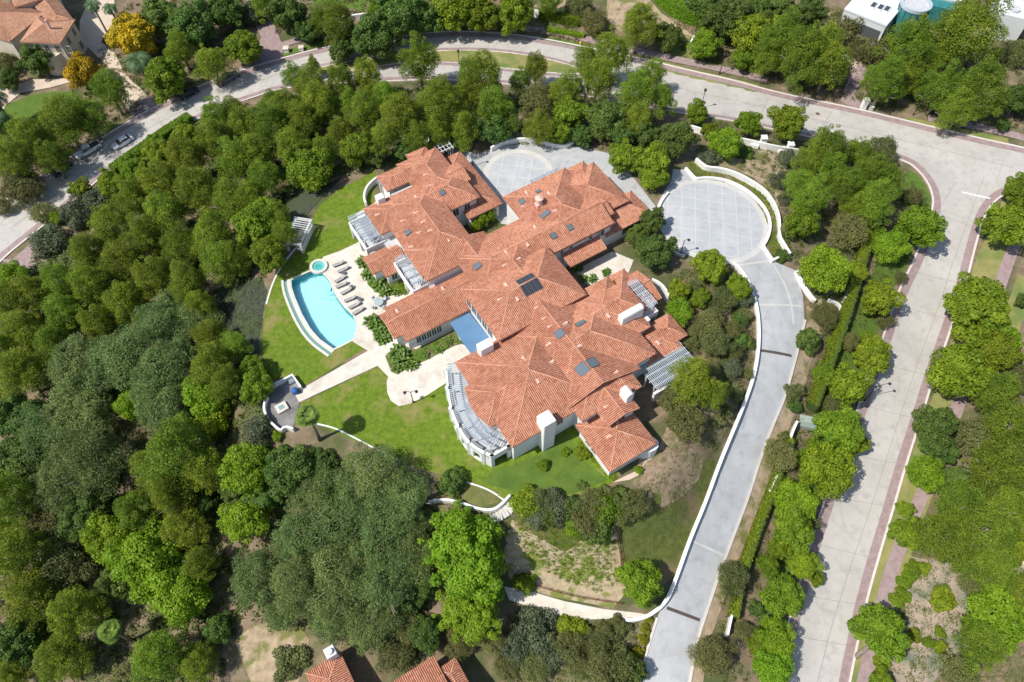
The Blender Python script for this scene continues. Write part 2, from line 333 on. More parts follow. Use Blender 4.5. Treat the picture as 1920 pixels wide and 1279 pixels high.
# ------------------------------------------------------------------ ground
POOLPX = [(395,668),(470,630),(560,590),(600,604),(655,604),(700,650),(733,700),(748,755),(790,825),(850,905),(920,968),(957,1062),(925,1165),(840,1210),(755,1252),(640,1170),(560,1080),(490,960),(430,820),(400,730)]
POOLC = [P(460+x/4.567, 380+y/4.567, 0)[:2] for x, y in POOLPX]
def ground():
    nx, ny = GNX+1, GNY+1
    v = np.stack([GXX, GYY, GZ], -1).reshape(-1, 3)
    me = bpy.data.meshes.new('ground'); j, i = np.meshgrid(np.arange(GNY), np.arange(GNX), indexing='ij')
    a = (j*nx+i).ravel()
    t = np.concatenate([np.stack([a, a+1, a+1+nx], 1), np.stack([a, a+1+nx, a+nx], 1)])
    cen = v[t].mean(1); t = t[poly_dist(cen[:, 0], cen[:, 1], np.array(POOLC)) > 1.25]
    me.from_pydata(v.tolist(), [], t.tolist()); me.materials.append(M['soil']); me.polygons.foreach_set('use_smooth', [True]*len(t)); me.update()
    # skirt far out to the horizon
    o = bpy.data.objects.new('ground', me); COL.objects.link(o); tag(o, kind='structure')
    mb = MB(); z = -12.5; X0, X1, Y0, Y1 = GX0, GX0+GNX*GS, GY0, GY0+GNY*GS; B = 2500
    mb.box(-B, B, Y1, B, z-1, z); mb.box(-B, B, -B, Y0, z-1, z); mb.box(-B, X0, Y0, Y1, z-1, z); mb.box(X1, B, Y0, Y1, z-1, z)
    tag(mb.build('far_ground', M['soil']), kind='structure')
ground()
LAYER = [0]
def sheet(name, pts, m, off=.08, step=1.5, world=False, flat=None, hole=None):
    """polygon laid over the terrain; pts are photo pixels unless world"""
    w2 = [(p[0], p[1]) for p in pts] if world else ([P(x, y, flat)[:2] for x, y in pts] if flat is not None else [G(x, y)[:2] for x, y in pts])
    # densify boundary
    b = []
    for i in range(len(w2)):
        p, q = w2[i], w2[(i+1) % len(w2)]; n = max(1, int(math.hypot(q[0]-p[0], q[1]-p[1])/step))
        b += [(p[0]+(q[0]-p[0])*k/n, p[1]+(q[1]-p[1])*k/n) for k in range(n)]
    n = len(b); arr = np.array(b)
    x0, y0 = arr.min(0); x1, y1 = arr.max(0)
    xs = gx[(gx > x0) & (gx < x1)]; ys = gy[(gy > y0) & (gy < y1)]
    vs = [Vector(p) for p in b]; ed = [(i, (i+1) % n) for i in range(n)]
    if len(xs) and len(ys) and flat is None:
        X, Y = np.meshgrid(xs, ys); d = poly_dist(X.ravel(), Y.ravel(), arr)
        idx = {}
        for k, (x, y, dd) in enumerate(zip(X.ravel(), Y.ravel(), d)):
            if dd < -.2: idx[(round((x-GX0)/GS), round((y-GY0)/GS))] = len(vs); vs.append(Vector((x, y)))
        ed += [(i0, idx[(k[0]+1, k[1]+1)]) for k, i0 in idx.items() if (k[0]+1, k[1]+1) in idx and (k[0]+1, k[1]) in idx and (k[0], k[1]+1) in idx]
    if hole:
        k0 = len(vs); vs += [Vector(p) for p in hole]; ed += [(k0+i, k0+(i+1) % len(hole)) for i in range(len(hole))]
    r = delaunay_2d_cdt(vs, ed, [], 1, 1e-4)
    tri = [tuple(f) for f in r[2]]
    if hole:
        c = np.array([[sum(r[0][i][k] for i in f)/3 for k in (0, 1)] for f in tri]); dh = poly_dist(c[:, 0], c[:, 1], np.array(hole)); tri = [f for f, d_ in zip(tri, dh) if d_ > 0]
    me = bpy.data.meshes.new(name)
    me.from_pydata([(p[0], p[1], (hg(p[0], p[1]) if flat is None else flat)+off) for p in r[0]], [], tri)
    me.materials.append(m)
    bm = bmesh.new(); bm.from_mesh(me)
    for f in bm.faces:
        if f.normal.z < 0: f.normal_flip()
    bm.to_mesh(me); bm.free(); me.update()
    o = bpy.data.objects.new(name, me); COL.objects.link(o); return o
def smooth_line(pts, it=2):
    for _ in range(it):
        q = [pts[0]]
        for a, b in zip(pts[:-1], pts[1:]):
            q += [tuple(a[i]*.75+b[i]*.25 for i in range(len(a))), tuple(a[i]*.25+b[i]*.75 for i in range(len(a)))]
        pts = q+[pts[-1]]
    return pts
def smooth_closed(pts, it=2):
    for _ in range(it):
        q = []
        for a, b in zip(pts, pts[1:]+pts[:1]):
            q += [(a[0]*.75+b[0]*.25, a[1]*.75+b[1]*.25), (a[0]*.25+b[0]*.75, a[1]*.25+b[1]*.75)]
        pts = q
    return pts
def resample(p, step):
    out = [p[0]]
    for a, b in zip(p[:-1], p[1:]):
        n = max(1, int(math.hypot(b[0]-a[0], b[1]-a[1])/step+.5))
        out += [(a[0]+(b[0]-a[0])*k/n, a[1]+(b[1]-a[1])*k/n) for k in range(1, n+1)]
    return out
def offset_line(p, d):
    out = []
    for i in range(len(p)):
        a = p[max(i-1, 0)]; b = p[min(i+1, len(p)-1)]; dx, dy = b[0]-a[0], b[1]-a[1]; l = math.hypot(dx, dy) or 1
        out.append((p[i][0]-dy/l*d, p[i][1]+dx/l*d))
    return out
def ribbon(name, px, w0, w1, m, off=.1, h=0., world=False, smooth=2, mb=None, base=.25):
    """strip beside a line: from w0 to w1 metres to its left; h > 0 makes it a raised kerb"""
    p = [q[:2] for q in px] if world else [G(x, y)[:2] for x, y in px]
    p = resample(smooth_line(p, smooth) if smooth else p, 1.2)
    L, R = offset_line(p, w0), offset_line(p, w1); own = mb is None
    if own: mb = MB()
    def z(q): return hg(*q)
    n0 = len(mb.v)
    if h <= 0:
        pts = [(q[0], q[1], z(q)+off) for q in L]+[(q[0], q[1], z(q)+off) for q in R]; n = len(L)
        mb.mesh(pts, [(i, i+1, n+i+1, n+i) for i in range(n-1)])
    else:
        n = len(L); pts = []
        for A in (L, R):
            pts += [(q[0], q[1], z(q)+off+h) for q in A]; pts += [(q[0], q[1], z(q)-base) for q in A]
        f = []
        for i in range(n-1):
            f += [(i, i+1, 2*n+i+1, 2*n+i), (i, n+i, n+i+1, i+1), (2*n+i, 2*n+i+1, 3*n+i+1, 3*n+i)]
        f += [(0, 2*n, 3*n, n), (n-1, 2*n-1, 4*n-1, 3*n-1)]
        mb.mesh(pts, f)
    if own:
        o = mb.build(name, m); 
        if h <= 0:
            for po in o.data.polygons: pass
        return o
# ------------------------------------------------------------------ streets, paths, lawns
S_IN = [(-60,560),(0,488),(60,440),(120,392),(175,345),(207,318),(255,285),(310,255),(375,220),(430,197),(480,181),(520,167),(600,158),(700,153),(780,150),(860,150),(960,158),(1100,180),(1240,207),(1350,222),(1435,240),(1520,257),(1602,277),(1697,300),(1722,318),(1742,344),(1751,370),(1750,392),(1738,430),(1715,490),(1686,545),(1655,640),(1632,700),(1602,790),(1572,870),(1547,940),(1520,1027),(1487,1140),(1460,1250),(1435,1330)]
S_OUT = [(-80,470),(0,386),(60,342),(130,298),(200,255),(250,225),(302,197),(350,175),(405,150),(475,127),(530,111),(580,97),(640,84),(700,77),(755,71),(825,61),(890,61),(960,66),(1030,76),(1107,92),(1170,105),(1237,120),(1310,138),(1385,155),(1440,171),(1530,190),(1615,208),(1690,226),(1752,241),(1840,262),(1920,279),(2030,305)]
S_R = [(2010,345),(1950,352),(1905,356),(1877,365),(1855,385),(1840,412),(1825,465),(1810,527),(1792,580),(1772,640),(1745,715),(1730,765),(1715,812),(1690,890),(1670,960),(1646,1040),(1622,1125),(1604,1210),(1590,1279),(1575,1360)]
wi = [G(*p)[:2] for p in S_IN]; wo = [G(*p)[:2] for p in S_OUT]; wr = [G(*p)[:2] for p in S_R]
wi, wo, wr = [smooth_line(x, 2) for x in (wi, wo, wr)]
road = sheet('street', wi+wr[::-1]+wo[::-1], M['road'], .07, world=True); tag(road, kind='structure')
ISL = [(566,141),(580,132),(640,119),(700,108),(760,101),(850,95),(930,97),(1000,106),(1060,120),(1110,138),(1060,140),(960,131),(850,116),(760,118),(700,126),(640,136),(600,143)]
ISLw = smooth_closed([G(*p)[:2] for p in ISL], 2)
tag(sheet('median_grass', ISLw, M['verge'], .2, world=True), kind='structure')
def st(name, mb, m): o = mb.build(name, m); tag(o, kind='structure'); return o
mb = MB()
ribbon('', wi[:], 0, 1.35, None, .115, world=True, smooth=0, mb=mb); ribbon('', wo, -1.35, 0, None, .115, world=True, smooth=0, mb=mb); ribbon('', wr, -1.3, 0, None, .115, world=True, smooth=0, mb=mb)
iw = ISLw+[ISLw[0]]; ribbon('', iw, 0.15, 1.1, None, .115, world=True, smooth=0, mb=mb)
st('paver_gutter', mb, M['brick'])
mb = MB()
for L, a, b in ((wi, -.35, 0), (wo, 0, .35), (wr, 0, .35), (iw, -.15, .15)): ribbon('', L, a, b, None, .07, h=.13, world=True, smooth=0, mb=mb)
st('street_kerb', mb, M['kerb'])
mb = MB()   # joints in the slabs
def joint(px, w=.07, off=.1, m=mb): ribbon('', px, -w/2, w/2, None, off, smooth=1, mb=m)
joint([(1845,330),(1790,480),(1765,560),(1735,640),(1700,740),(1665,850),(1630,960),(1595,1060),(1560,1170),(1530,1290)])
joint([(20,430),(100,368),(200,290),(300,228),(400,182),(480,155),(560,125)])
joint([(1250,160),(1400,196),(1600,240),(1800,290),(1900,315)])
for a, b in (((1700,505),(1795,530)),((1683,570),(1785,600)),((1650,680),(1750,705)),((1620,760),(1722,785)),((1592,850),(1700,872)),((1560,930),(1672,950)),((1530,1020),(1648,1048)),((1500,1115),(1606,1133)),((1480,1190),(1588,1210)),
    ((1880,300),(1868,345)),((1700,250),(1660,290)),((1560,210),(1530,255)),((1440,185),(1420,230)),((1790,345),(1765,385)),((290,205),(310,250)),((345,180),(375,215)),((405,155),(430,190)),((160,285),(200,315)),((100,325),(140,370)),((40,365),(80,415)),((520,115),(530,160)),((1500,240),(1640,275)),((1755,400),(1836,430))):
    joint([a, b], .06, .102)
st('slab_joint', mb, M['joint'])
mb = MB(); ribbon('', [(1803,361),(1856,373)], -.18, .18, None, .12, smooth=0, mb=mb)
tag(mb.build('stop_line', mat('road_paint', (.78,.78,.76), .7)), kind='structure')
mb = MB()
for x, y in ((1533,214),(1443,213),(164,302)):
    p = G(x, y); mb.tube([(p[0],p[1],p[2]+.09),(p[0],p[1],p[2]+.12)], [.42,.42], 16)
for i, o in enumerate([0]):
    pass
for k, (x, y, s) in enumerate(((1533,214,'rusty round manhole cover in the street near the brick driveway'),(1443,213,'grey round manhole cover in the street left of the rusty one'),(164,302,'dark round manhole cover beside the white pickup'))):
    m1 = MB(); p = G(x, y); m1.tube([(p[0],p[1],p[2]+.08),(p[0],p[1],p[2]+.115)], [.42,.42], 18); m1.tube([(p[0],p[1],p[2]+.115),(p[0],p[1],p[2]+.125)], [.33,.33], 18)
    tag(m1.build('manhole_cover', mat('iron', (.16,.09,.06) if k == 0 else (.12,.11,.10), .7)), s, 'manhole cover', 'manhole covers')
# sidewalks and verges
def walk(name, px, w, m, off): 
    mb = MB(); ribbon('', px, -w/2, w/2, None, off, mb=mb); return st(name, mb, m)
walk('verge', [(1905,385),(1880,440),(1855,500),(1838,560),(1815,640),(1790,720),(1765,790),(1745,850),(1712,930),(1685,1000),(1655,1100),(1630,1190),(1608,1290)], 5.0, M['verge'], .06)
walk('verge', [(1925,520),(1905,580),(1885,640)], 3.0, M['verge'], .05)
walk('sidewalk', [(1930,400),(1897,470),(1878,525),(1855,590),(1830,660),(1808,720),(1788,785),(1765,850),(1728,930),(1692,1010),(1668,1080),(1650,1150),(1634,1215),(1617,1290)], 2.0, M['brick'], .13)
walk('verge', [(1185,108),(1260,130),(1340,150),(1420,168)], 3.2, M['verge'], .06)
walk('sidewalk', [(980,54),(1050,62),(1107,76),(1200,98),(1290,117),(1380,136),(1440,152)], 1.9, M['brick'], .13)
walk('verge', [(1020,72),(1080,84),(1110,92)], 1.4, M['lawnlush'], .12)
walk('verge', [(1700,226),(1760,240),(1830,255),(1890,268)], 2.4, M['verge'], .06)
walk('sidewalk', [(1740,222),(1800,232),(1870,246),(1930,262)], 1.9, M['brick'], .14)
walk('sidewalk', [(520,88),(550,78),(600,66)], 1.8, M['brick'], .14)
walk('verge', [(530,102),(560,93),(610,80)], 1.8, M['lawnlush'], .08)
for n, pts, m, off in (('driveway', [(1575,190),(1600,205),(1618,200),(1600,178),(1618,150),(1625,130),(1610,120),(1590,150)], M['brick'], .13),
    ('driveway', [(530,107),(480,125),(440,135),(480,100),(490,70),(470,30),(462,0),(505,0),(512,40),(530,85)], M['brick'], .13),
    ('driveway', [(302,199),(252,224),(238,205),(275,180)], M['brick'], .13),
    ('driveway', [(275,180),(238,205),(225,180),(205,155),(150,150),(95,165),(40,175),(10,200),(0,245),(-30,250),(-30,170),(20,165),(60,150),(125,148),(180,140),(205,128),(235,140),(262,165)], M['sand'], .14),
    ('driveway', [(205,128),(150,75),(150,40),(170,-5),(215,-5),(215,40),(195,70),(190,80),(215,100),(230,130)], M['sand'], .14),
    ('driveway', [(1500,20),(1560,35),(1620,55),(1640,75),(1610,90),(1620,150),(1600,160),(1590,120),(1540,60),(1490,40)], M['sand'], .1),
    ('driveway', [(1760,45),(1740,60),(1760,25),(1775,40),(1772,60),(1755,75),(1740,70)], M['sand'], .1),
    ('driveway', [(0,487),(25,487),(60,455),(75,470),(95,500),(60,505),(30,500)], M['brick'], .13)):
    if len(pts) < 8 and 0: continue
    if pts[0] == (1760,45): pts = [(1745,35),(1768,35),(1768,55),(1755,70),(1742,70)]
    tag(sheet(n, pts, m, off), kind='structure')
tag(sheet('lawn', [(0,330),(-20,250),(5,200),(60,178),(100,172),(140,172),(120,200),(60,250)], M['lawnlush'], .07), kind='structure')
tag(sheet('lawn', [(590,-10),(585,8),(610,14),(650,14),(680,22),(690,5),(680,-10)], M['lawnlush'], .07), kind='structure')
tag(sheet('dirt', [(1140,-10),(1135,30),(1150,50),(1165,60),(1220,45),(1250,50),(1270,62),(1300,70),(1330,90),(1300,100),(1200,95),(1270,40),(1230,10),(1215,-10)][:9]+[(1240,25),(1210,-10)], M['dirt'], .06), kind='structure')
tag(sheet('dirt', [(1250,-10),(1290,20),(1330,35),(1325,15),(1300,-10)], M['dirt'], .06), kind='structure')
tag(sheet('dirt', [(1020,0),(1000,12),(1035,25),(1060,20),(1060,0)], M['dirt'], .06), kind='structure')
tag(sheet('lawn', [(1700,318),(1718,326),(1736,348),(1744,368),(1743,392),(1725,400),(1690,380)], M['lawnlush'], .1), kind='structure')
tag(sheet('lawn', [(1250,100),(1300,110),(1340,110),(1330,85),(1290,68),(1262,75)], M['verge'], .05), kind='structure')
tag(sheet('lawn', [(1612,45),(1680,60),(1678,72),(1640,66),(1610,55)], M['lawnlush'], .12), kind='structure')
tag(sheet('lawn', [(1740,395),(1700,500),(1672,545),(1640,640),(1615,700),(1590,780),(1560,860),(1535,930),(1505,1027),(1470,1140),(1445,1250),(1410,1250),(1430,1120),(1460,1000),(1500,900),(1530,790),(1560,690),(1600,600),(1640,500),(1690,400)], M['lawnlush'], .04), kind='structure')
# hill-top: lawns, patio, deck (flat, z = 0)
LW_ = [(705,318),(670,338),(640,352),(600,385),(580,420),(560,470),(528,500),(508,545),(496,590),(491,640),(495,690),(512,712),(549,708),(562,729),(690,650),(704,690),(562,757),(598,797),(690,838),(745,865),(835,893),(905,917),(945,935),(1000,938),(1070,930),(1118,922),(1148,905),(1180,860),(1110,770),(900,600),(800,480),(700,380)]
POOLW = resample(POOLC+[POOLC[0]], 1.0)[:-1]
HOLE = [(x, y) for x, y in POOLW]
tag(sheet('lawn', LW_, M['lawn'], .03, flat=0, hole=HOLE), kind='structure')
tag(sheet('lawn', [(1060,800),(1078,840),(1090,860),(1140,900),(1075,926),(980,928),(905,905),(925,880),(962,872),(1020,850)], M['lawnlush'], .036, flat=0), kind='structure')
PAT = [(606,482),(640,470),(665,458),(700,440),(800,500),(900,560),(900,640),(870,690),(840,716),(800,742),(770,757),(748,762),(733,752),(726,736),(725,715),(728,707),(708,686),(560,755),(551,738),(690,658),(668,645),(655,636),(652,600),(632,560),(606,525),(596,505)]
tag(sheet('patio', PAT, M['stone'], .06, flat=0, hole=HOLE), kind='structure')
COURT_N = [(842,262),(880,285),(900,288),(925,278),(975,270),(1030,268),(1090,276),(1150,290),(1185,330),(1235,395),(1150,420),(1090,430),(1000,430),(940,420),(920,400),(880,340),(855,295)]
tag(sheet('motor_court', COURT_N, M['drive'], .05, flat=0), kind='structure')
def ellipse_sheet(name, c, r, m, off, z=0.):
    cx, cy = c[:2]; return sheet(name, [(cx+r*math.cos(t*math.pi/24), cy+r*math.sin(t*math.pi/24)) for t in range(48)], m, off, world=True)
cN = P(972, 328, 0); tag(ellipse_sheet('paving_ring', cN, 6.5, M['band'], .058), kind='structure'); tag(ellipse_sheet('court_paving', cN, 5.5, M['court'], .066), kind='structure')
tag(sheet('patio', [(1148,472),(1188,488),(1178,512),(1112,540),(1092,528),(1078,505),(1098,497)], M['stone'], .05, flat=0), kind='structure')
for bed in ([(674,478),(682,505),(690,535),(706,549),(728,556),(750,552),(768,546),(752,500),(700,486)], [(700,586),(690,600),(704,636),(712,648),(738,640),(722,600)], [(722,668),(734,698),(746,703),(765,690),(800,676),(850,650),(866,645),(852,618),(780,655),(745,645)]):
    tag(sheet('planting_bed', bed, M['bed'], .075, flat=0), kind='structure')
# big court + driveway
DRV = [(1262,318),(1292,318),(1304,334),(1330,338),(1375,345),(1410,370),(1432,400),(1441,425),(1437,455),(1428,463),(1447,489),(1492,508),(1505,555),(1508,600),(1498,640),(1488,680),(1470,745),(1450,790),(1427,850),(1402,930),(1375,1000),(1345,1080),(1325,1140),(1305,1200),(1290,1285),(1200,1290),(1212,1230),(1232,1160),(1240,1135),(1262,1090),(1290,1010),(1320,940),(1345,870),(1370,810),(1395,750),(1412,700),(1420,650),(1420,600),(1412,555),(1395,518),(1372,495),(1340,488),(1290,478),(1262,468),(1245,440),(1232,410),(1232,385),(1245,360),(1258,340)]
tag(sheet('driveway', DRV, M['drive'], .07), kind='structure')
cB = G(1336, 412); RB = 8.9
tag(ellipse_sheet('paving_ring', cB, RB+1.0, M['band'], .085), kind='structure'); tag(ellipse_sheet('court_paving', cB, RB, M['court'], .1), kind='structure')
mb = MB()
def grid(c, R, step, ang, off, w=.2):
    n = int(R/step)
    for k in range(-n, n+1):
        for t in (0, 1):
            d = k*step+step*.25; 
            if abs(d) >= R: continue
            h = math.sqrt(R*R-d*d); a = ang+t*math.pi/2
            u = (math.cos(a), math.sin(a)); v = (-u[1], u[0])
            p = (c[0]+v[0]*d-u[0]*h, c[1]+v[1]*d-u[1]*h); q = (c[0]+v[0]*d+u[0]*h, c[1]+v[1]*d+u[1]*h)
            ribbon('', [p, q], -w/2, w/2, None, off+.004*t, world=True, smooth=0, mb=mb)
grid(cB, RB, 2.45, math.radians(82), .118); grid(cN, 5.5, 2.7, math.radians(80), .084)
for a, b in (((1420,572),(1503,575)),((1447,490),(1370,500)),((1300,1015),(1357,1042))): ribbon('', [a, b], -.18, .18, None, .1, smooth=0, mb=mb)
ribbon('', [(1447,492),(1470,530),(1484,570),(1488,610)], -.18, .18, None, .096, mb=mb)
st('paving_band', mb, M['band'])
mb = MB()
for a, b in (((1420,657),(1484,668)),((1250,1140),(1312,1163))): ribbon('', [a, b], -.22, .22, None, .1, smooth=0, mb=mb)
st('drain_channel', mb, mat('drain', (.09,.07,.06), .8))
mb = MB()
ribbon('', [(1508,600),(1498,640),(1488,680),(1470,745),(1450,790),(1427,850),(1402,930),(1375,1000),(1345,1080),(1325,1140),(1305,1200),(1290,1285)], -.05, .35, None, .08, h=.14, mb=mb)
ribbon('', [(1234,1160),(1212,1230),(1200,1290)], -.35, 0, None, .08, h=.14, mb=mb)
st('driveway_kerb', mb, M['kerb'])
tag(sheet('dirt', [(1512,575),(1540,560),(1545,620),(1520,680),(1505,740),(1480,800),(1460,850),(1430,930),(1400,1010),(1370,1090),(1345,1160),(1325,1220),(1318,1285),(1296,1285),(1310,1200),(1330,1140),(1350,1080),(1380,1000),(1407,930),(1432,850),(1455,790),(1476,745),(1494,680),(1504,640),(1514,600)], M['dirt'], .05), kind='structure')
tag(sheet('dirt', [(1350,285),(1380,275),(1430,275),(1470,290),(1475,320),(1460,370),(1463,400),(1450,390),(1440,360),(1415,335),(1370,315),(1330,312)], M['dirt'], .05), kind='structure')
tag(sheet('dirt', [(960,975),(985,985),(1060,1000),(1150,990),(1160,1000),(1165,1070),(1175,1110),(1150,1140),(1040,1120),(990,1105),(955,1085),(945,1040),(950,1000)], M['bare'], .05), kind='structure')
tag(sheet('weedy_slope', [(965,945),(1010,950),(1100,975),(1150,985),(1155,1000),(1100,1010),(1060,1035),(1010,1010),(965,985)], M['slope'], .06), kind='structure')
tag(sheet('grass_slope', [(1160,975),(1195,960),(1215,920),(1260,880),(1300,860),(1345,865),(1320,938),(1290,1008),(1260,1088),(1235,1100),(1190,1090),(1165,1060)], M['slope'], .05), kind='structure')
tag(sheet('dirt', [(1180,905),(1200,860),(1235,840),(1250,800),(1280,830),(1320,860),(1310,900),(1280,930),(1240,960),(1215,945),(1200,915)], mat('mulch', (.26,.185,.125), .95, (.35,.26,.18), 1, 9, bump=.6, bscale=3, col3=(.13,.13,.05), scale3=.5), .065), kind='structure')
tag(sheet('path', [(945,1100),(990,1108),(1060,1128),(1130,1142),(1200,1150),(1212,1152),(1195,1160),(1160,1160),(1090,1162),(1030,1150),(985,1135),(955,1125)], M['stone'], .07), kind='structure')
tag(sheet('path', [(1148,905),(1180,900),(1210,885),(1222,860),(1212,862),(1200,880),(1172,893)], mat('pink_path', (.55,.42,.33), .9, (.62,.50,.40), 1), .07), kind='structure')
tag(sheet('path', [(862,955),(900,968),(930,972),(955,950),(960,935),(968,945),(960,965),(935,978),(900,975),(862,965)], M['stone'], .07), kind='structure')
tag(sheet('dirt', [(480,1170),(560,1165),(580,1200),(560,1279),(470,1279),(440,1200)], M['dirt'], .05), kind='structure')
tag(sheet('dirt', [(960,1150),(1020,1155),(1100,1168),(1170,1168),(1222,1160),(1205,1230),(1190,1279),(960,1279),(930,1230)], mat('dry_slope', (.20,.16,.10), .95, (.30,.24,.15), .6, 8, bump=.6, bscale=3, col3=(.11,.12,.045), scale3=.25), .05), kind='structure')
tag(sheet('dirt', [(1270,530),(1300,520),(1330,560),(1345,620),(1350,700),(1330,760),(1305,730),(1320,680),(1310,610),(1290,570)], mat('rust_soil', (.30,.18,.12), .95, (.22,.15,.09), .8, 8, bump=.5, bscale=2, col3=(.09,.10,.035), scale3=.3), .05), kind='structure')
tag(sheet('dirt', [(1690,1040),(1740,1050),(1830,1060),(1880,1100),(1850,1180),(1790,1230),(1750,1279),(1660,1279),(1670,1210),(1700,1150),(1685,1090)], mat('pale_mulch', (.40,.31,.24), .95, (.30,.24,.19), .8, 8, bump=.6, bscale=3, col3=(.16,.18,.13), scale3=.3), .05), kind='structure')
tag(sheet('dirt', [(1895,1050),(1930,1040),(1930,1120),(1890,1110),(1880,1080)], M['sand'], .06), kind='structure')
COVER = [(392,600),(400,545),(440,530),(490,520),(500,545),(490,600),(484,650),(488,700),(470,700),(440,660),(410,640)]
tag(sheet('ground_cover', COVER, M['cover'], .08), kind='structure')
tag(sheet('ground_cover', [(520,390),(530,350),(570,345),(600,350),(640,335),(600,375),(570,410),(535,420)], M['cover'], .08), kind='structure')
tag(sheet('ground_cover', [(820,895),(850,890),(940,925),(945,940),(900,952),(860,935),(820,930)], mat('weedy', (.10,.12,.03), .95, (.17,.16,.06), .8, 8, bump=.8, bscale=4), .06), kind='structure')
# ------------------------------------------------------------------ roofs and walls in the house frame
ROOFS = []
def clip(poly, A, B, C):          # keep A*a+B*b+C >= 0
    out = []
    for i in range(len(poly)):
        p, q = poly[i], poly[(i+1) % len(poly)]; dp = A*p[0]+B*p[1]+C; dq = A*q[0]+B*q[1]+C
        if dp >= 0: out.append(p)
        if (dp > 0) != (dq > 0) and abs(dp-dq) > 1e-12:
            t = dp/(dp-dq); out.append((p[0]+(q[0]-p[0])*t, p[1]+(q[1]-p[1])*t))
    return out
def planes(r, ze, p, hips, virt):
    v = dict(zip('WENS', r)); v = {'W': r[0], 'E': r[1], 'N': r[2], 'S': r[3]}; v.update(virt or {})
    pl = {}
    if 'W' in hips: pl['W'] = (p, 0, ze-p*v['W'])
    if 'E' in hips: pl['E'] = (-p, 0, ze+p*v['E'])
    if 'N' in hips: pl['N'] = (0, p, ze-p*v['N'])
    if 'S' in hips: pl['S'] = (0, -p, ze+p*v['S'])
    return pl
def pieces(rect, pl):
    a0, a1, b0, b1 = rect; out = {}
    for k, (A, B, C) in pl.items():
        poly = [(a0,b0),(a1,b0),(a1,b1),(a0,b1)]
        for k2, (A2, B2, C2) in pl.items():
            if k2 != k: poly = clip(poly, A2-A, B2-B, C2-C)
            if len(poly) < 3: break
        cl = []
        for q in poly:
            if not cl or math.hypot(q[0]-cl[-1][0], q[1]-cl[-1][1]) > 1e-4: cl.append(q)
        if len(cl) > 2 and math.hypot(cl[0][0]-cl[-1][0], cl[0][1]-cl[-1][1]) < 1e-4: cl.pop()
        if len(cl) > 2: out[k] = cl
    return out
def zmin(pl, a, b): return min(A*a+B*b+C for A, B, C in pl.values())
def hroof(a, b):
    z = -99
    for r, pl in ROOFS:
        if r[0] <= a <= r[1] and r[2] <= b <= r[3]: z = max(z, zmin(pl, a, b))
    return z
def add_roof_faces(mb, cap, pcs, pl, Wf, pitch, rib=.28, ribs=True):
    L = math.sqrt(1+pitch*pitch); edges = {}
    for k, poly in pcs.items():
        A, B, C = pl[k]
        f3 = [(a, b, A*a+B*b+C) for a, b in poly]
        # u along the eave, v down the slope
        if k in 'WE': uv = [(b, (a if k == 'W' else -a)*-L) for a, b in poly]
        else: uv = [(a, (b if k == 'N' else -b)*-L) for a, b in poly]
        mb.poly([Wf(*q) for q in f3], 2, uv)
        mb.poly([Wf(q[0], q[1], q[2]-.2) for q in f3[::-1]], 1)
        for i in range(len(poly)):
            p, q = poly[i], poly[(i+1) % len(poly)]
            key = tuple(sorted([(round(p[0], 2), round(p[1], 2)), (round(q[0], 2), round(q[1], 2))])); edges.setdefault(key, []).append((k, f3[i], f3[(i+1) % len(poly)]))
        if not ribs: continue
        ui = 1 if k in 'WE' else 0; vi = 1-ui; us = [p[ui] for p in poly]
        u = math.floor(min(us)/rib)*rib+rib*.5
        while u < max(us):
            xs = []
            for i in range(len(poly)):
                p, q = poly[i], poly[(i+1) % len(poly)]
                if (p[ui]-u)*(q[ui]-u) < 0:
                    t = (u-p[ui])/(q[ui]-p[ui]); xs.append(p[vi]+(q[vi]-p[vi])*t)
            if len(xs) == 2 and abs(xs[0]-xs[1]) > .15:
                v0, v1 = sorted(xs)
                prof = [(-.09, 0), (-.05, .10), (.05, .10), (.09, 0)]
                pts = []
                for v in (v0, v1):
                    for du, dz in prof:
                        a, b = (u+du, v) if ui == 0 else (v, u+du)
                        pts.append((a, b, A*a+B*b+C+dz))
                n = len(mb.v); mb.v += [Wf(*q) for q in pts]
                sg = -1 if (k in 'WN') else 1
                for i in range(3):
                    mb.f.append((n+i, n+i+1, n+5+i, n+4+i)); mb.m.append(0)
                    ua = u+prof[i][0]; ub = u+prof[i+1][0]
                    mb.uv.append([(u, sg*v0*L), (u, sg*v0*L), (u, sg*v1*L), (u, sg*v1*L)])
            u += rib
    for key, fs in edges.items():
        if len(fs) == 1:
            k, p, q = fs[0]
            mb.poly([Wf(*p), Wf(*q), Wf(q[0], q[1], q[2]-.2), Wf(p[0], p[1], p[2]-.2)], 1)
        elif cap is not None:
            k, p, q = fs[0]
            P0 = Vector(Wf(p[0], p[1], p[2]+.04)); P1 = Vector(Wf(q[0], q[1], q[2]+.04))
            if (P0-P1).length > .3: cap.tube([P0, P1], [.095, .095], 6)
def wall_solid(mb, r, pl, Wf, zb):
    pcs = pieces(r, pl)
    for k, poly in pcs.items():
        A, B, C = pl[k]; n = len(poly)
        for i in range(n):
            p, q = poly[i], poly[(i+1) % n]
            on = any(abs(p[j]-r[m_]) < 1e-4 and abs(q[j]-r[m_]) < 1e-4 for j, m_ in ((0,0),(0,1),(1,2),(1,3)))
            if on: mb.poly([Wf(p[0], p[1], zb), Wf(q[0], q[1], zb), Wf(q[0], q[1], A*q[0]+B*q[1]+C-.18), Wf(p[0], p[1], A*p[0]+B*p[1]+C-.18)])
        mb.poly([Wf(a, b, A*a+B*b+C-.21) for a, b in poly])
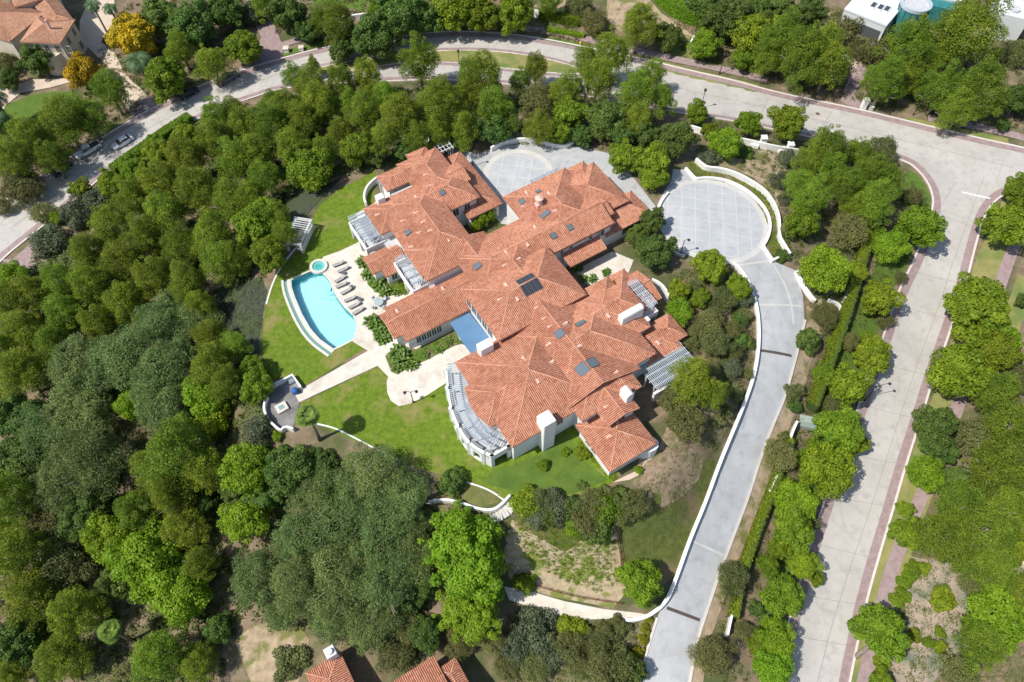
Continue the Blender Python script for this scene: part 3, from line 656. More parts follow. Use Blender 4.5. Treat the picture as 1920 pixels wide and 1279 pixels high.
def block(root, rect, ze, hips='WENS', virt=None, p=.35, zb=0., Wf=W, over=.55, tm=None, ribs=True, walls=True, reg=True, wm=None, wclip=None, pm=None):
    pl = planes(rect, ze, p, hips, virt)
    if reg: ROOFS.append((rect, pl))
    mb = MB(); cap = MB()
    add_roof_faces(mb, cap, pieces(rect, pl), pl, Wf, p, ribs=ribs)
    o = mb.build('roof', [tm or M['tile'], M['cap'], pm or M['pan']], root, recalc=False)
    if cap.v: cap.build('ridge_tiles', M['cap'], o, smooth=True)
    wo_ = None
    if walls:
        m2 = MB(); r = list(rect)
        r = [r[0]+over, r[1]-over, r[2]+over, r[3]-over]
        wall_solid(m2, wclip or r, pl, Wf, zb)
        wo_ = m2.build('wall', wm or M['stucco'], root, recalc=False)
    return o, wo_
def window(wall, side, line, t, w_, z0, z1, Wf=W, nm=2, fm=None, gm=None):
    """window on a wall plane; side W/E: line is a, t is b; N/S: line is b, t is a"""
    s = -1 if side in 'WN' else 1
    def T(u, d, z):
        return Wf(line+s*d, t+u, z) if side in 'WE' else Wf(t+u, line+s*d, z)
    f = MB(); h = w_/2
    f.box(-h-.1, h+.1, -.02, .10, z0-.12, z0, 0, T); f.box(-h-.1, h+.1, -.02, .08, z1, z1+.1, 0, T)
    f.box(-h-.1, -h, -.02, .08, z0, z1, 0, T); f.box(h, h+.1, -.02, .08, z0, z1, 0, T)
    for i in range(1, nm): 
        u = -h+w_*i/nm; f.box(u-.04, u+.04, -.02, .07, z0, z1, 0, T)
    o = f.build('window', fm or M['frame'], wall)
    g = MB(); g.box(-h, h, -.02, .035, z0, z1, 0, T); g.build('pane', gm or M['glass'], o)
    return o
def chimney(root, r, z1, zb=0., rnd=False, m=None):
    mb = MB(); a0, a1, b0, b1 = r
    if rnd:   # barrel top, long axis a or b
        lo = (a1-a0) > (b1-b0); n = 10; hw = ((b1-b0) if lo else (a1-a0))/2; prof = [(hw*math.cos(math.pi*i/n), hw*.8*math.sin(math.pi*i/n)) for i in range(n+1)]
        pts = []
        for e in ((a0, a1) if lo else (b0, b1)):
            c = ((b0+b1) if lo else (a0+a1))/2
            for x, z in [(hw, zb-z1)]+prof+[(-hw, zb-z1)]: pts.append(W(e, c+x, z1+z) if lo else W(c+x, e, z1+z))
        k = n+3; mb.mesh(pts, [(i, i+1, k+i+1, k+i) for i in range(k-1)]+[tuple(range(k)), tuple(range(k, 2*k))[::-1]])
    else:
        mb.box(a0, a1, b0, b1, zb, z1, 0, W)
    o = mb.build('chimney', m or M['stucco'], root)
    bv = o.modifiers.new('bevel', 'BEVEL'); bv.width = .14; bv.segments = 3; bv.limit_method = 'ANGLE'
    if 0:
        c = MB(); c.box(a0+.35, a1-.35, b0+.3, b1-.3, z1+.161, z1+.19, 0, W); c.build('flue', M['darkframe'], o)
    return o
def pergola(root, name, quad, z, zb, nb=4, sp=.30, along='b', posts=True, m=None, label=None):
    """quad = (a0,a1,b0,b1); slats run along 'along', beams across"""
    a0, a1, b0, b1 = quad; m = m or M['perg']; mb = MB()
    u0, u1, v0, v1 = (a0, a1, b0, b1) if along == 'b' else (b0, b1, a0, a1)   # slats spaced over u, run over v
    Wq = (lambda u, v, z: W(u, v, z)) if along == 'b' else (lambda u, v, z: W(v, u, z))
    for i in range(nb):
        v = v0+.25+(v1-v0-.5)*i/(nb-1); mb.bar(Wq(u0-.25, v, z), Wq(u1+.25, v, z), .14, .22)
    o = mb.build(name, m, root) if root is not None else None
    root2 = o if root is not None else None
    if root is None: o = mb.build('beam', m)
    s = MB(); n = int((u1-u0)/sp)
    for i in range(n+1):
        u = u0+(u1-u0)*i/n; s.bar(Wq(u, v0-.3, z+.16), Wq(u, v1+.3, z+.16), .09, .10)
    so_ = s.build('slats', m); so_.parent = o
    if posts:
        for i in range(2):
            for j in range(nb if nb < 4 else 3):
                v = v0+.25+(v1-v0-.5)*j/((nb if nb < 4 else 3)-1); u = u0 if i == 0 else u1
                q = MB(); q.bar(Wq(u, v, zb), Wq(u, v, z), .18); q.build('post', M['stucco']).parent = o
    return o
# ------------------------------------------------------------------ the mansion
MAN = wroot(empty('mansion', W(3, 0, 0), 'large white mansion with terracotta tile roofs, chimneys and pergolas on the hilltop', 'house'))
def loc(o):
    return o
BL = {}
def Bk(n, rect, ze, *a, **k): BL[n] = block(MAN, rect, ze, *a, **k); return BL[n]
Bk('C', (-4.0,11.8,-8.3,2.8), 7.2)
Bk('C2', (-2.3,11.5,-.4,17), 5.78, hips='WE', walls=False)
Bk('M1', (-10.9,4.6,1.7,17.7), 5.8)
Bk('M1b', (-2,15.1,1.8,16.2), 5.8, hips='WENS')
Bk('M5', (-.6,9.9,9,19.5), 5.82)
Bk('M6', (2.1,7.5,14,22.1), 5.8, hips='WE')
Bk('G', (-.9,7.25,18.6,27.0), 3.4)
Bk('E', (6,18.4,3.2,9.6), 6.42)
Bk('E1', (8,17.3,.9,12.0), 5.72)
Bk('E2', (14,23.3,1.2,7.6), 3.4, hips='NS')
Bk('E3', (13.5,21.6,-.3,5.0), 3.42)
Bk('F', (12,22.3,10.4,15.2), 3.4)
Bk('F2', (14,20.5,11.8,16.4), 3.2)
Bk('N', (0,24.3,-16.8,-7.25), 5.79, hips='NSW', virt={'N': -15.75, 'S': -6.35, 'W': -1.5})
Bk('D', (-1.5,12.2,-15.1,-1), 5.8, virt={'S': 4})
Bk('V', (-1.5,5.6,-17.7,-11.5), 5.785, hips='WE', virt={'E': 4.68}, walls=False)
Bk('K', (11.9,24.7,-22.2,-7.3), 5.81)
Bk('KD', (19,25.9,-13.7,-9.1), 5.83, hips='NS')
Bk('L', (19.6,30,-21,-10.4), 5.3)
Bk('L3', (24.6,28.6,-22.1,-17), 5.4)
Bk('L2', (23,32.8,-13.4,-7.2), 3.4, hips='ENS')
Bk('W1', (-7.35,2.8,-32.5,-13.4), 5.8, virt={'E': 4.6})
Bk('W0', (-9.2,0,-32.4,-25.7), 5.81)
Bk('X', (-4,8.8,-32.2,-24.2), 5.79)
Bk('X2', (3.5,9.5,-33.4,-28.5), 5.8, hips='NS')
Bk('Y', (.2,8.2,-38.6,-27), 5.8)
Bk('Y2', (2.7,6.7,-39.9,-34), 5.7)
Bk('YW', (-4,4,-37.9,-33.7), 5.82)
Bk('Z', (5.6,12.4,-37.7,-22.8), 3.4)
Bk('Ws', (-7.6,0,-20.9,-14.4), 5.86, virt=None)
Bk('LW', (-14.9,-.5,-14.1,-6.7), 3.4, hips='NS', virt={'N': -14.3, 'S': -6.9})
Bk('LW2', (-16.2,-13,-13.2,-8.0), 3.6, hips='NS', wclip=(-15.6,-13,-12.6,-8.6))
Bk('SW', (-13.5,-7.3,-25.0,-21.0), 3.4, hips='NS')
Bk('SW2', (-11.9,-7.3,-25.0,-19.7), 3.38, hips='NS', virt={'S': -21.0, 'N': -25.0})
Bk('P', (14.4,21.8,-7.9,-5.2), 3.3, hips='S', p=.3, wclip=(14.8,21.6,-7.9,-7.5))
# bay with a curved eave
def bay():
    rect = (-12.6, -6.0, 6.1, 13.5); pl = planes(rect, 5.78, .35, 'WNS', {'W': -12.4}); ROOFS.append(((-12.0, -6, 6.1, 13.5), pl))
    n = 10; rim = [(-11.75-.75*math.sin(math.pi*i/n), 6.1+7.4*i/n) for i in range(n+1)]; pcs = {}
    for k, poly in pieces(rect, pl).items():
        for (x0, y0), (x1, y1) in zip(rim[:-1], rim[1:]):
            dx, dy = x1-x0, y1-y0; poly = clip(poly, dy, -dx, -(dy*x0-dx*y0))
            if len(poly) < 3: break
        if len(poly) > 2: pcs[k] = poly
    mb, cap = MB(), MB(); add_roof_faces(mb, cap, pcs, pl, W, .35)
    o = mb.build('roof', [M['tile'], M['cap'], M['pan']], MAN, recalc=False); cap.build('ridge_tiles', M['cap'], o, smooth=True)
    wl = MB(); pts = [(-9, 6.6)]+[(a+.5, min(max(b, 6.6), 13.0)) for a, b in rim]+[(-9, 13.0)]
    wl.prism([W(a, b)[:2] for a, b in pts], 0, 5.5); wl.build('wall', M['stucco'], MAN)
bay()
# flat roofs, terraces
def slab(name, poly, z0, z1, m, parent=MAN):
    mb = MB(); mb.prism([W(a, b)[:2] for a, b in poly], z0, z1); return mb.build(name, m, parent)
slab('flat_roof', [(-3.5,-33.6),(5,-33.6),(5,-31),(-3.5,-31)], 0, 5.0, M['flat'])
slab('flat_roof', [(-7.0,-14),(-1,-14),(-1,-9.5),(-7.0,-12)], 0, 3.75, M['flat'])
slab('flat_roof', [(-9.0,-29),(-6.8,-29),(-6.8,-22),(-9.0,-24)], 0, 3.7, M['flat'])
# curved loggia on the south-west with roof terrace and pergola
cx_, cy_ = toAB(P(1015, 660, 0))
def loggia():
    inner = [(-11.2,4.2),(-12.4,6.4),(-12.9,9.8),(-12.4,13.2),(-11.4,15.6),(-10.5,17.6)]
    outer = []
    OUT = [(838,716),(841,750),(846,785),(857,815),(873,843),(893,862),(922,876)]
    outer = [toAB(P(x, y, 0)) for x, y in OUT]
    outer = smooth_line(outer, 2); inn = [(a+.0, b) for a, b in smooth_line(inner, 2)]
    poly = [W(a, b)[:2] for a, b in outer]+[W(a, b)[:2] for a, b in ((-10.3, outer[-1][1]), (-10.3, 17.0), (-9.5, 16), (-9.5, 4), (-10.4, 3.0))]
    t = MB(); t.prism(poly, 2.95, 3.25); t.build('terrace_floor', M['flat'], MAN)
    # outer wall with openings between piers
    ol = resample(outer, .35); n = len(ol); wl = MB(); par = MB()
    L = [W(a, b)[:2] for a, b in ol]; In = offset_line(L, .35)
    cxy = W(-9, 10)[:2]
    if math.hypot(In[n//2][0]-cxy[0], In[n//2][1]-cxy[1]) > math.hypot(L[n//2][0]-cxy[0], L[n//2][1]-cxy[1]): In = offset_line(L, -.35)
    per = 9
    for i in range(n-1):
        q = [L[i], L[i+1], In[i+1], In[i]]
        opening = (i % per) in (3, 4, 5, 6) and 2 < i < n-4
        if opening: wl.prism(q, 2.3, 3.8); wl.prism(q, 0, .12)
        else: wl.prism(q, 0, 3.8)
    w_ = wl.build('loggia_wall', M['stucco'], MAN)
    e = MB(); a, b = outer[-1]; e.box(a, -10.4, b-.25, b+.1, 2.35, 3.8, 0, W); e.box(a-.05, a+.5, b-.3, b+.12, 0, 3.8, 0, W); e.box(-11, -10.4, b-.25, b+.1, 0, 3.8, 0, W); e.build('loggia_wall', M['stucco'], MAN)
    r = MB()
    for i in range(n-1):
        if (i % per) in (1,2,3,4,5,6,7):
            r.bar((*[(In[i][k]*1.6-L[i][k]*.6) for k in (0,1)], 3.75), (*[(In[i+1][k]*1.6-L[i+1][k]*.6) for k in (0,1)], 3.75), .3, .5)
    r.build('parapet_band', mat('slate_band', (.22,.23,.24), .7), MAN)
    for i in range(0, n, per):
        pi = MB(); p = L[i]; pi.prism([(p[0]+dx, p[1]+dy) for dx, dy in ((-.22,-.22),(.22,-.22),(.22,.22),(-.22,.22))], 0, 4.05); pi.build('pier', M['stucco'], MAN)
    # pergola: curved beams and radial slats
    b1 = MB(); mid = offset_line(L, .9 if In[n//2] == offset_line(L, .35)[n//2] else -.9); far_ = offset_line(L, 2.0 if In[n//2] == offset_line(L, .35)[n//2] else -2.0)
    for ln in (mid, far_):
        for i in range(n-1): b1.bar((*ln[i], 5.2), (*ln[i+1], 5.2), .14, .2)
    o = b1.build('pergola', M['perg'], MAN)
    s = MB(); near = offset_line(L, .5 if In[n//2] == offset_line(L, .35)[n//2] else -.5); deep = offset_line(L, 3.0 if In[n//2] == offset_line(L, .35)[n//2] else -3.0)
    tot = int(n*1.15)
    for j in range(tot):
        f = j/1.15; i = int(f); t_ = f-i
        if i >= n-1: break
        p = [near[i][k]*(1-t_)+near[i+1][k]*t_ for k in (0,1)]; q = [deep[i][k]*(1-t_)+deep[i+1][k]*t_ for k in (0,1)]
        s.bar((*p, 5.36), (*q, 5.36), .08, .1)
    s.build('slats', M['perg'], o)
    for i in range(2, n, per):
        q = MB(); q.bar((*mid[i], 3.2), (*mid[i], 5.2), .2); q.build('post', M['stucco'], o)
loggia()
def balcony(r, z, out, par=.9):
    a0, a1, b0, b1 = r; slab('terrace_floor', [(a0,b0),(a1,b0),(a1,b1),(a0,b1)], z-.25, z, M['flat'])
    mb = MB()
    for s in out:
        if s == 'W': mb.box(a0-.2, a0, b0-.2, b1+.2, z-.4, z+par, 0, W)
        if s == 'E': mb.box(a1, a1+.2, b0-.2, b1+.2, z-.4, z+par, 0, W)
        if s == 'N': mb.box(a0, a1, b0-.2, b0, z-.4, z+par, 0, W)
        if s == 'S': mb.box(a0, a1, b1, b1+.2, z-.4, z+par, 0, W)
    mb.build('parapet', M['stucco'], MAN)
    for a, b in ((a0, b0), (a0, b1), (a1, b0), (a1, b1), (a0, (b0+b1)/2)): mb = MB(); mb.box(a-.18, a+.18, b-.18, b+.18, 0, z-.25, 0, W); mb.build('column', M['stucco'], MAN)
balcony((-12.0,-8.8,-32.4,-25.9), 3.2, 'WNS'); balcony((-9.5,-7.0,-20.6,-14.2), 3.2, 'WNS')
slab('wall', [(-9.0,-20.4),(-7,-20.4),(-7,-14.3),(-9.0,-14.3)], 0, 2.94, M['stucco'])
pergola(MAN, 'pergola', (-12.0,-9.1,-32.2,-26.2), 5.4, 3.2, nb=5, along='b'); pergola(MAN, 'pergola', (-9.3,-7.6,-20.3,-14.2), 5.4, 3.2, nb=5, along='b')
balcony((18,20.6,3.8,9.4), 3.3, 'ENS'); pergola(MAN, 'pergola', (18.4,20.6,3.8,8.9), 5.7, 3.3, nb=5, along='b')
pergola(MAN, 'pergola', (12.6,20.4,15.4,19.8), 3.1, 0, nb=5, along='b', sp=.27)
slab('wall', [(12.2,19.9),(15.2,19.9),(15.2,20.3),(12.2,20.3)], 0, 2.3, M['stucco'])
pergola(MAN, 'pergola', (18.6,24.3,-23.7,-22.3), 4.6, 0, nb=5, along='a', sp=.24)
pergola(MAN, 'pergola', (8.9,11.7,-41.6,-39.2), 3.4, 0, nb=3, along='b', sp=.62, m=M['frame'])
pergola(MAN, 'pergola', (-3.6,1.8,-39.2,-38.1), 3.3, 0, nb=4, along='a', sp=.3)
# curved white terrace wall on the north-west and east corners
def arc_wall(name, px, z0, z1, th=.35, m=None, zpx=0, parent=None, it=2):
    L = smooth_line([P(x, y, zpx)[:2] for x, y in px], it); R = offset_line(L, th); mb = MB()
    for i in range(len(L)-1): mb.prism([L[i], L[i+1], R[i+1], R[i]], z0, z1)
    return mb.build(name, m or M['stucco'], parent)
arc_wall('terrace_wall', [(706,330),(690,343),(682,356),(680,372),(684,380)], 0, 1.3, zpx=1.3, parent=MAN)
arc_wall('terrace_wall', [(1222,524),(1235,530),(1247,542),(1253,556)], 0, 2.0, zpx=2.0, parent=MAN); 
slab('terrace_floor', [(-9.6,-37),(-4,-38),(-4,-33),(-6,-32.2),(-9.4,-33.5)], 0, .25, M['stone'])
# chimneys
chimney(MAN, (-7.3,-5.1,2.0,3.4), 8.2, rnd=False); chimney(MAN, (-6.2,-4.2,16.4,18.4), 8.3); chimney(MAN, (6.0,7.2,19.0,20.7), 8.0, rnd=True)
chimney(MAN, (13.2,17.2,8.7,9.9), 7.9, rnd=True, zb=4); chimney(MAN, (-6.7,-5.3,-32.7,-31.4), 7.4)
mb = MB(); mb.box(13.2,18.0,10.0,10.9,0,5.6,0,W); mb.build('wall', M['stucco'], MAN)
# blue canvas roof between the long wing and the main block
slab('canvas_roof', [toAB(P(x, y, 2.7)) for x, y in ((844,606),(878,584),(915,631),(905,650),(884,664),(866,640),(852,618))], 2.55, 2.75, M['blue'])
mb = MB(); mb.box(-7.2,-3.2,-.1,2.2,0,2.6,0,W); mb.build('wall', M['stucco'], MAN)
# windows
def wins(blk, side, line, lst, z0, z1, w_=1.1, nm=2):
    for t in lst: window(BL[blk][1], side, line, t, w_, z0, z1, nm=nm)
wins('C', 'W', -3.45, [-7.0,-5.4,-3.8,-2.2,-.6], 3.6, 6.4, 1.2)
wins('LW', 'S', -7.25, [-12.6,-11.7,-10.8,-9.9,-9.0], .7, 2.3, .72)
wins('W1', 'W', -6.8, [-23.5,-21.7], 3.4, 5.3, 1.0); wins('SW2', 'S', -20.25, [-10.2,-8.9], .8, 2.4, .9)
wins('N', 'S', -7.8, [22.2], 3.6, 5.0, 1.3); wins('N', 'S', -7.8, [14.4,16.2,20.1], 4.3, 4.9, .5, 1)
wins('X', 'S', -24.75, [6.4,4.2], 3.4, 5.0, 1.0); wins('M1', 'S', 17.15, [-2.6], 3.3, 4.6, .9); wins('G', 'W', -.35, [21.2,22.6], 1.0, 2.2, .9)
wins('M1', 'W', -10.35, [3.4,15.6], 3.6, 5.0, 1.0); wins('L2', 'S', -7.75, [27.5,29.5], 1.0, 2.4, 1.1); wins('M6', 'S', 21.55, [4.8], 3.8, 5.2, 1.2)
wins('F', 'S', 14.65, [17.5], 1.0, 2.4, 1.2); wins('E2', 'E', 22.75, [4.4], 1.0, 2.4, 1.4)
wins('Z', 'E', 11.85, [-35,-31.8,-28.6,-25.4], .1, 2.4, 2.4, 1)
mb = MB(); c_ = W(6.2, 25.9)[:2]; n = 16; mb.prism([(c_[0]+1.9*math.cos(2*math.pi*i/n), c_[1]+1.3*math.sin(2*math.pi*i/n)) for i in range(n)], 0, 2.4); mb.build('bow_wall', M['stucco'], MAN)
# things on the roof: found by walking down the sight line to the tiles
def on_roof(px, py):
    z = 10.
    while z > 2:
        p = P(px, py, z); a, b = toAB(p); h = hroof(a, b)
        if h >= z: break
        z -= .04
    e = .15; best = None
    for r, pl in ROOFS:
        if r[0] <= a <= r[1] and r[2] <= b <= r[3]:
            zz = zmin(pl, a, b)
            if best is None or zz > best[0]: best = (zz, min(pl, key=lambda k: pl[k][0]*a+pl[k][1]*b+pl[k][2]))
    return a, b, z, (best[1] if best else 'W')
def roof_T(a, b, z, k, p=.35):
    """local frame on a slope: u along eave, v up the slope, n off the surface"""
    L = math.sqrt(1+p*p)
    up = {'W': (1,0), 'E': (-1,0), 'N': (0,1), 'S': (0,-1)}[k]; al = (up[1], -up[0]) if True else None
    def T(u, v, n):
        return W(a+al[0]*u+up[0]*(v/L-n*p/L), b+al[1]*u+up[1]*(v/L-n*p/L), z+v*p/L+n/L)
    return T
def zpx(c, x, y):
    C = {1:(640,260,5.328),2:(900,260,5.33),3:(640,440,5.328),4:(860,400,5.328),5:(1000,480,5.328),6:(820,560,5.328),7:(820,700,5.328),8:(1000,660,5.328)}[c]
    return C[0]+x/C[2], C[1]+y/C[2]
for c, x, y, w_, h_ in ((1,1010,545,.8,.8),(1,668,940,.8,.9),(2,585,535,.8,.7),(2,423,632,.9,.8),(2,655,758,.8,1.5),(2,900,890,.8,.9),(2,735,972,.8,.9),(3,1362,318,.9,1.2),(4,1220,1105,1.5,.7),(4,1010,1208,1.2,1.2),(8,490,175,1.6,1.6),(8,592,112,1.4,1.4)):
    X, Y = zpx(c, x, y); a, b, z, k = on_roof(X, Y); T = roof_T(a, b, z, k)
    f = MB(); f.box(-w_/2-.08, w_/2+.08, -h_/2-.08, h_/2+.08, -.05, .20, 0, T); o = f.build('skylight', M['darkframe'], MAN)
    g = MB(); g.box(-w_/2, w_/2, -h_/2, h_/2, .201, .23, 0, T); g.build('pane', M['glassblue'], o)
for c, x, y in ((1,355,765),(1,745,585),(1,890,470),(1,740,745),(1,610,825),(1,815,835),(1,880,925),(1,770,945),(1,835,365),(1,1072,1020),(1,690,1085),(2,550,885),(2,480,1065),(2,430,680),(2,740,725),(2,690,550),(2,465,545),
     (2,265,1140),(2,385,1205),(4,455,525),(4,475,715),(4,405,865),(4,590,860),(4,770,950),(4,850,1055),(4,905,1135),(4,1065,1100),(6,865,600),(6,1105,465),(6,1145,630),(6,1410,480),(6,1005,830),(5,755,605),(5,465,905),(5,185,1060),(8,825,205),
     (5,1248,875),(3,1015,540),(3,560,765),(8,720,550),(8,745,850),(3,480,130),(3,1625,310),(3,1640,505)):
    X, Y = zpx(c, x, y); a, b, z, k = on_roof(X, Y); T = roof_T(a, b, z, k)
    v = MB(); v.mesh([T(*q) for q in ((-.24,-.25,0),(.24,-.25,0),(.3,.5,0),(-.3,.5,0),(-.22,-.25,.26),(.22,-.25,.26),(0,-.25,.36),(0,.55,.06))], [(0,1,5,6,4),(0,4,7,3),(1,2,7,5),(4,6,7),(5,7,6),(3,7,2)])
    o = v.build('roof_vent', M['vent'], MAN)
for tri in (((575,680),(710,600),(770,645),(620,715)), ((630,740),(770,660),(830,745),(680,815))):
    cx = sum(p[0] for p in tri)/4; cy = sum(p[1] for p in tri)/4; X, Y = zpx(4, cx, cy); a, b, z, k = on_roof(X, Y); T = roof_T(a, b, z, k)
    wd, hd = (2.9, 1.15) if tri[0][0] == 575 else (3.1, 1.9)
    f = MB(); f.box(-wd/2, wd/2, -hd/2, hd/2, .05, .16, 0, T); o = f.build('solar_panel', M['darkframe'], MAN)
    g = MB()
    for i in range(4): g.box(-wd/2+.04+i*wd/4, -wd/2-.04+(i+1)*wd/4, -hd/2+.04, hd/2-.04, .161, .175, 0, T)
    g.build('pane', M['panel'], o)
X, Y = zpx(2, 590, 660); a, b, z, k = on_roof(X, Y); q = W(a, b, z); v = MB()
v.box(a-.6, a+.6, b-.5, b+.5, z-.6, z+.45, 0, W); v.tube([(q[0], q[1], z+.4), (q[0], q[1], z+1.3)], [.5, .5], 14); v.tube([(q[0], q[1], z+1.45), (q[0], q[1], z+1.6), (q[0], q[1], z+1.95)], [.72, .72, .05], 14)
v.build('chimney_cowl', M['vent'], MAN)
q = W(8.0, -41.8, 3.4); v = MB(); v.tube([q, (q[0], q[1], 5.2)], [.05, .05], 6)
v.tube([Vector((q[0]+.1, q[1]-.1, 5.3)), Vector((q[0]+.05, q[1]-.15, 5.38)), Vector((q[0]-.02, q[1]-.25, 5.5))], [.08, .38, .48], 16, cap=False); v.build('satellite_dish', M['frame'], MAN)
# ------------------------------------------------------------------ trees and plants
LM = {
 'pine':  leaf_mat('leaf_pine', (.110,.178,.018), (.315,.405,.038), .2, .42),
 'round': leaf_mat('leaf_round', (.115,.185,.013), (.270,.370,.022), .18, .38),
 'dark':  leaf_mat('leaf_dark', (.065,.118,.024), (.165,.250,.045), .2, .34),
 'feather': leaf_mat('leaf_feather', (.105,.165,.052), (.260,.350,.105), .12, .35),
 'lime':  leaf_mat('leaf_lime', (.14,.245,.012), (.34,.50,.032), .1, .45),
 'olive': leaf_mat('leaf_olive', (0.116,0.132,0.041), (0.244,0.259,0.086), .2, .32),
 'yellow': leaf_mat('leaf_yellow', (0.268,0.230,0.014), (0.732,0.506,0.016), .1, .35),
 'gold':  leaf_mat('leaf_gold', (.16,.17,.012), (.38,.36,.02), .1, .35),
 'blue':  leaf_mat('leaf_blue', (.085,.108,.052), (.175,.205,.110), .15, .3),
 'dry': leaf_mat('leaf_dry', (.17,.14,.075), (.32,.28,.16), .1, .2),
 'ground': leaf_mat('leaf_ground', (.080,.110,.024), (.185,.215,.055), .1, .3),
}
def crown_arrays(rng, shape, ncl, nleaf, leaf, clr=(.24,.36), vk=.8, tuft=False, fuzz=False):
    """unit crown (radius 1) centred on the origin: leaf-sized quads spread over many clumps"""
    i = np.arange(ncl)+.5; ph = np.arccos(1-1.62*i/ncl); th = math.pi*(1+5**.5)*i+rng.uniform(0, 6)
    d = np.stack([np.cos(th)*np.sin(ph), np.sin(th)*np.sin(ph), np.cos(ph)], 1)
    d += rng.normal(0, .13, d.shape); d /= np.linalg.norm(d, axis=1)[:, None]
    lob = 1+.17*np.sin(3*th+rng.uniform(0, 6))*np.sin(ph)+.13*np.sin(2*th+rng.uniform(0, 6))+.10*np.sin(5*th+4*ph)
    rad = rng.uniform(.46, .92, ncl)*lob
    c = d*rad[:, None]; rr = rng.uniform(clr[0]*.8, clr[1]*1.12, ncl)
    if shape == 'cone':
        z = c[:, 2]*vk; t = np.clip((z/vk+.55)/1.55, 0, 1); k = 1.12-.62*t; c = np.stack([c[:, 0]*k, c[:, 1]*k, z], 1); rr = rr*(1.05-.35*t)
    elif shape == 'flat':
        c[:, 2] = np.where(c[:, 2] > 0, c[:, 2]*vk*.8, c[:, 2]*vk*.6)
        rr = rr*.85
    else: c[:, 2] *= vk
    # a second, inner set keeps the crown from looking hollow
    ni = ncl//3; ci = rng.normal(0, .27, (ni, 3)); ci[:, 2] *= vk; c = np.vstack([c, ci]); rr = np.concatenate([rr, rng.uniform(.25, .4, ni)])
    wgt = rr**2; wgt /= wgt.sum(); k = rng.choice(len(c), nleaf, p=wgt)
    v = rng.normal(size=(nleaf, 3)); v[:, 2] += .35; v /= np.linalg.norm(v, axis=1)[:, None]
    pos = c[k]+v*(rr[k]*(rng.uniform(.66, 1.2, nleaf) if fuzz else rng.uniform(.72, 1.12, nleaf)))[:, None]*np.array([1, 1, .85])
    keep = np.ones(nleaf, bool)
    for j in range(len(c)):
        dd = np.linalg.norm(pos-c[j], axis=1); keep &= ~((dd < rr[j]*.62) & (k != j))
    pos, v, k = pos[keep], v[keep], k[keep]; n = len(pos)
    nr = v+rng.normal(0, .55, (n, 3))+np.array([0, 0, .25]); nr /= np.linalg.norm(nr, axis=1)[:, None]
    if fuzz: nr = v*.6+rng.normal(0, .75, (n, 3))+np.array([0, 0, .3]); nr /= np.linalg.norm(nr, axis=1)[:, None]
    if tuft: nr = v+rng.normal(0, .5, (n, 3))+np.array([0, 0, .3]); nr /= np.linalg.norm(nr, axis=1)[:, None]
    t = rng.normal(size=(n, 3)); t -= nr*(t*nr).sum(1)[:, None]; t /= np.linalg.norm(t, axis=1)[:, None]
    b = np.cross(nr, t); s = leaf*rng.uniform(.55, 1.25, n)[:, None]
    asp = rng.uniform(.28, .5, n)[:, None] if fuzz else rng.uniform(.45, .8, n)[:, None]
    q = np.stack([pos-t*s, pos-b*s*asp+t*s*.1, pos+t*s, pos+b*s*asp-t*s*.1], 1)
    cv = rng.uniform(0, 1, len(c)); rel = (np.linalg.norm((pos-c[k]), axis=1)/rr[k])
    val = np.clip(.6*cv[k]+.55*rng.uniform(0, 1, n)-.08, 0, 1)
    return q, val
def leaf_mesh(name, q, val, m):
    n = len(q); me = bpy.data.meshes.new(name); me.vertices.add(n*4); me.vertices.foreach_set('co', q.reshape(-1))
    me.loops.add(n*4); me.loops.foreach_set('vertex_index', np.arange(n*4)); me.polygons.add(n); me.polygons.foreach_set('loop_start', np.arange(n)*4)
    me.polygons.foreach_set('loop_total', np.full(n, 4))
    at = me.attributes.new('v', 'FLOAT', 'FACE'); at.data.foreach_set('value', val.astype(np.float32))
    me.materials.append(m); me.update(calc_edges=True); return me
def trunk_mb(rng, hc, spread=.5, r0=.09, limbs=6, lean=.06):
    mb = MB(); lx, ly = rng.normal(0, lean, 2)
    mb.tube([(0,0,-.25), (lx*.3,ly*.3,hc*.3), (lx,ly,hc*.65), (lx*1.3,ly*1.3,hc*1.05)], [r0*1.2, r0*.9, r0*.65, r0*.3], 7)
    for i in range(limbs):
        a = 2*math.pi*i/limbs+rng.uniform(-.4, .4); z0 = hc*rng.uniform(.45, .75); r = spread*rng.uniform(.8, 1.3)
        mb.tube([(lx*.8,ly*.8,z0), (lx+math.cos(a)*r*.5, ly+math.sin(a)*r*.5, z0+.22), (lx+math.cos(a)*r, ly+math.sin(a)*r, z0+.5+rng.uniform(-.1,.15))], [r0*.5, r0*.34, r0*.12], 5)
    return mb
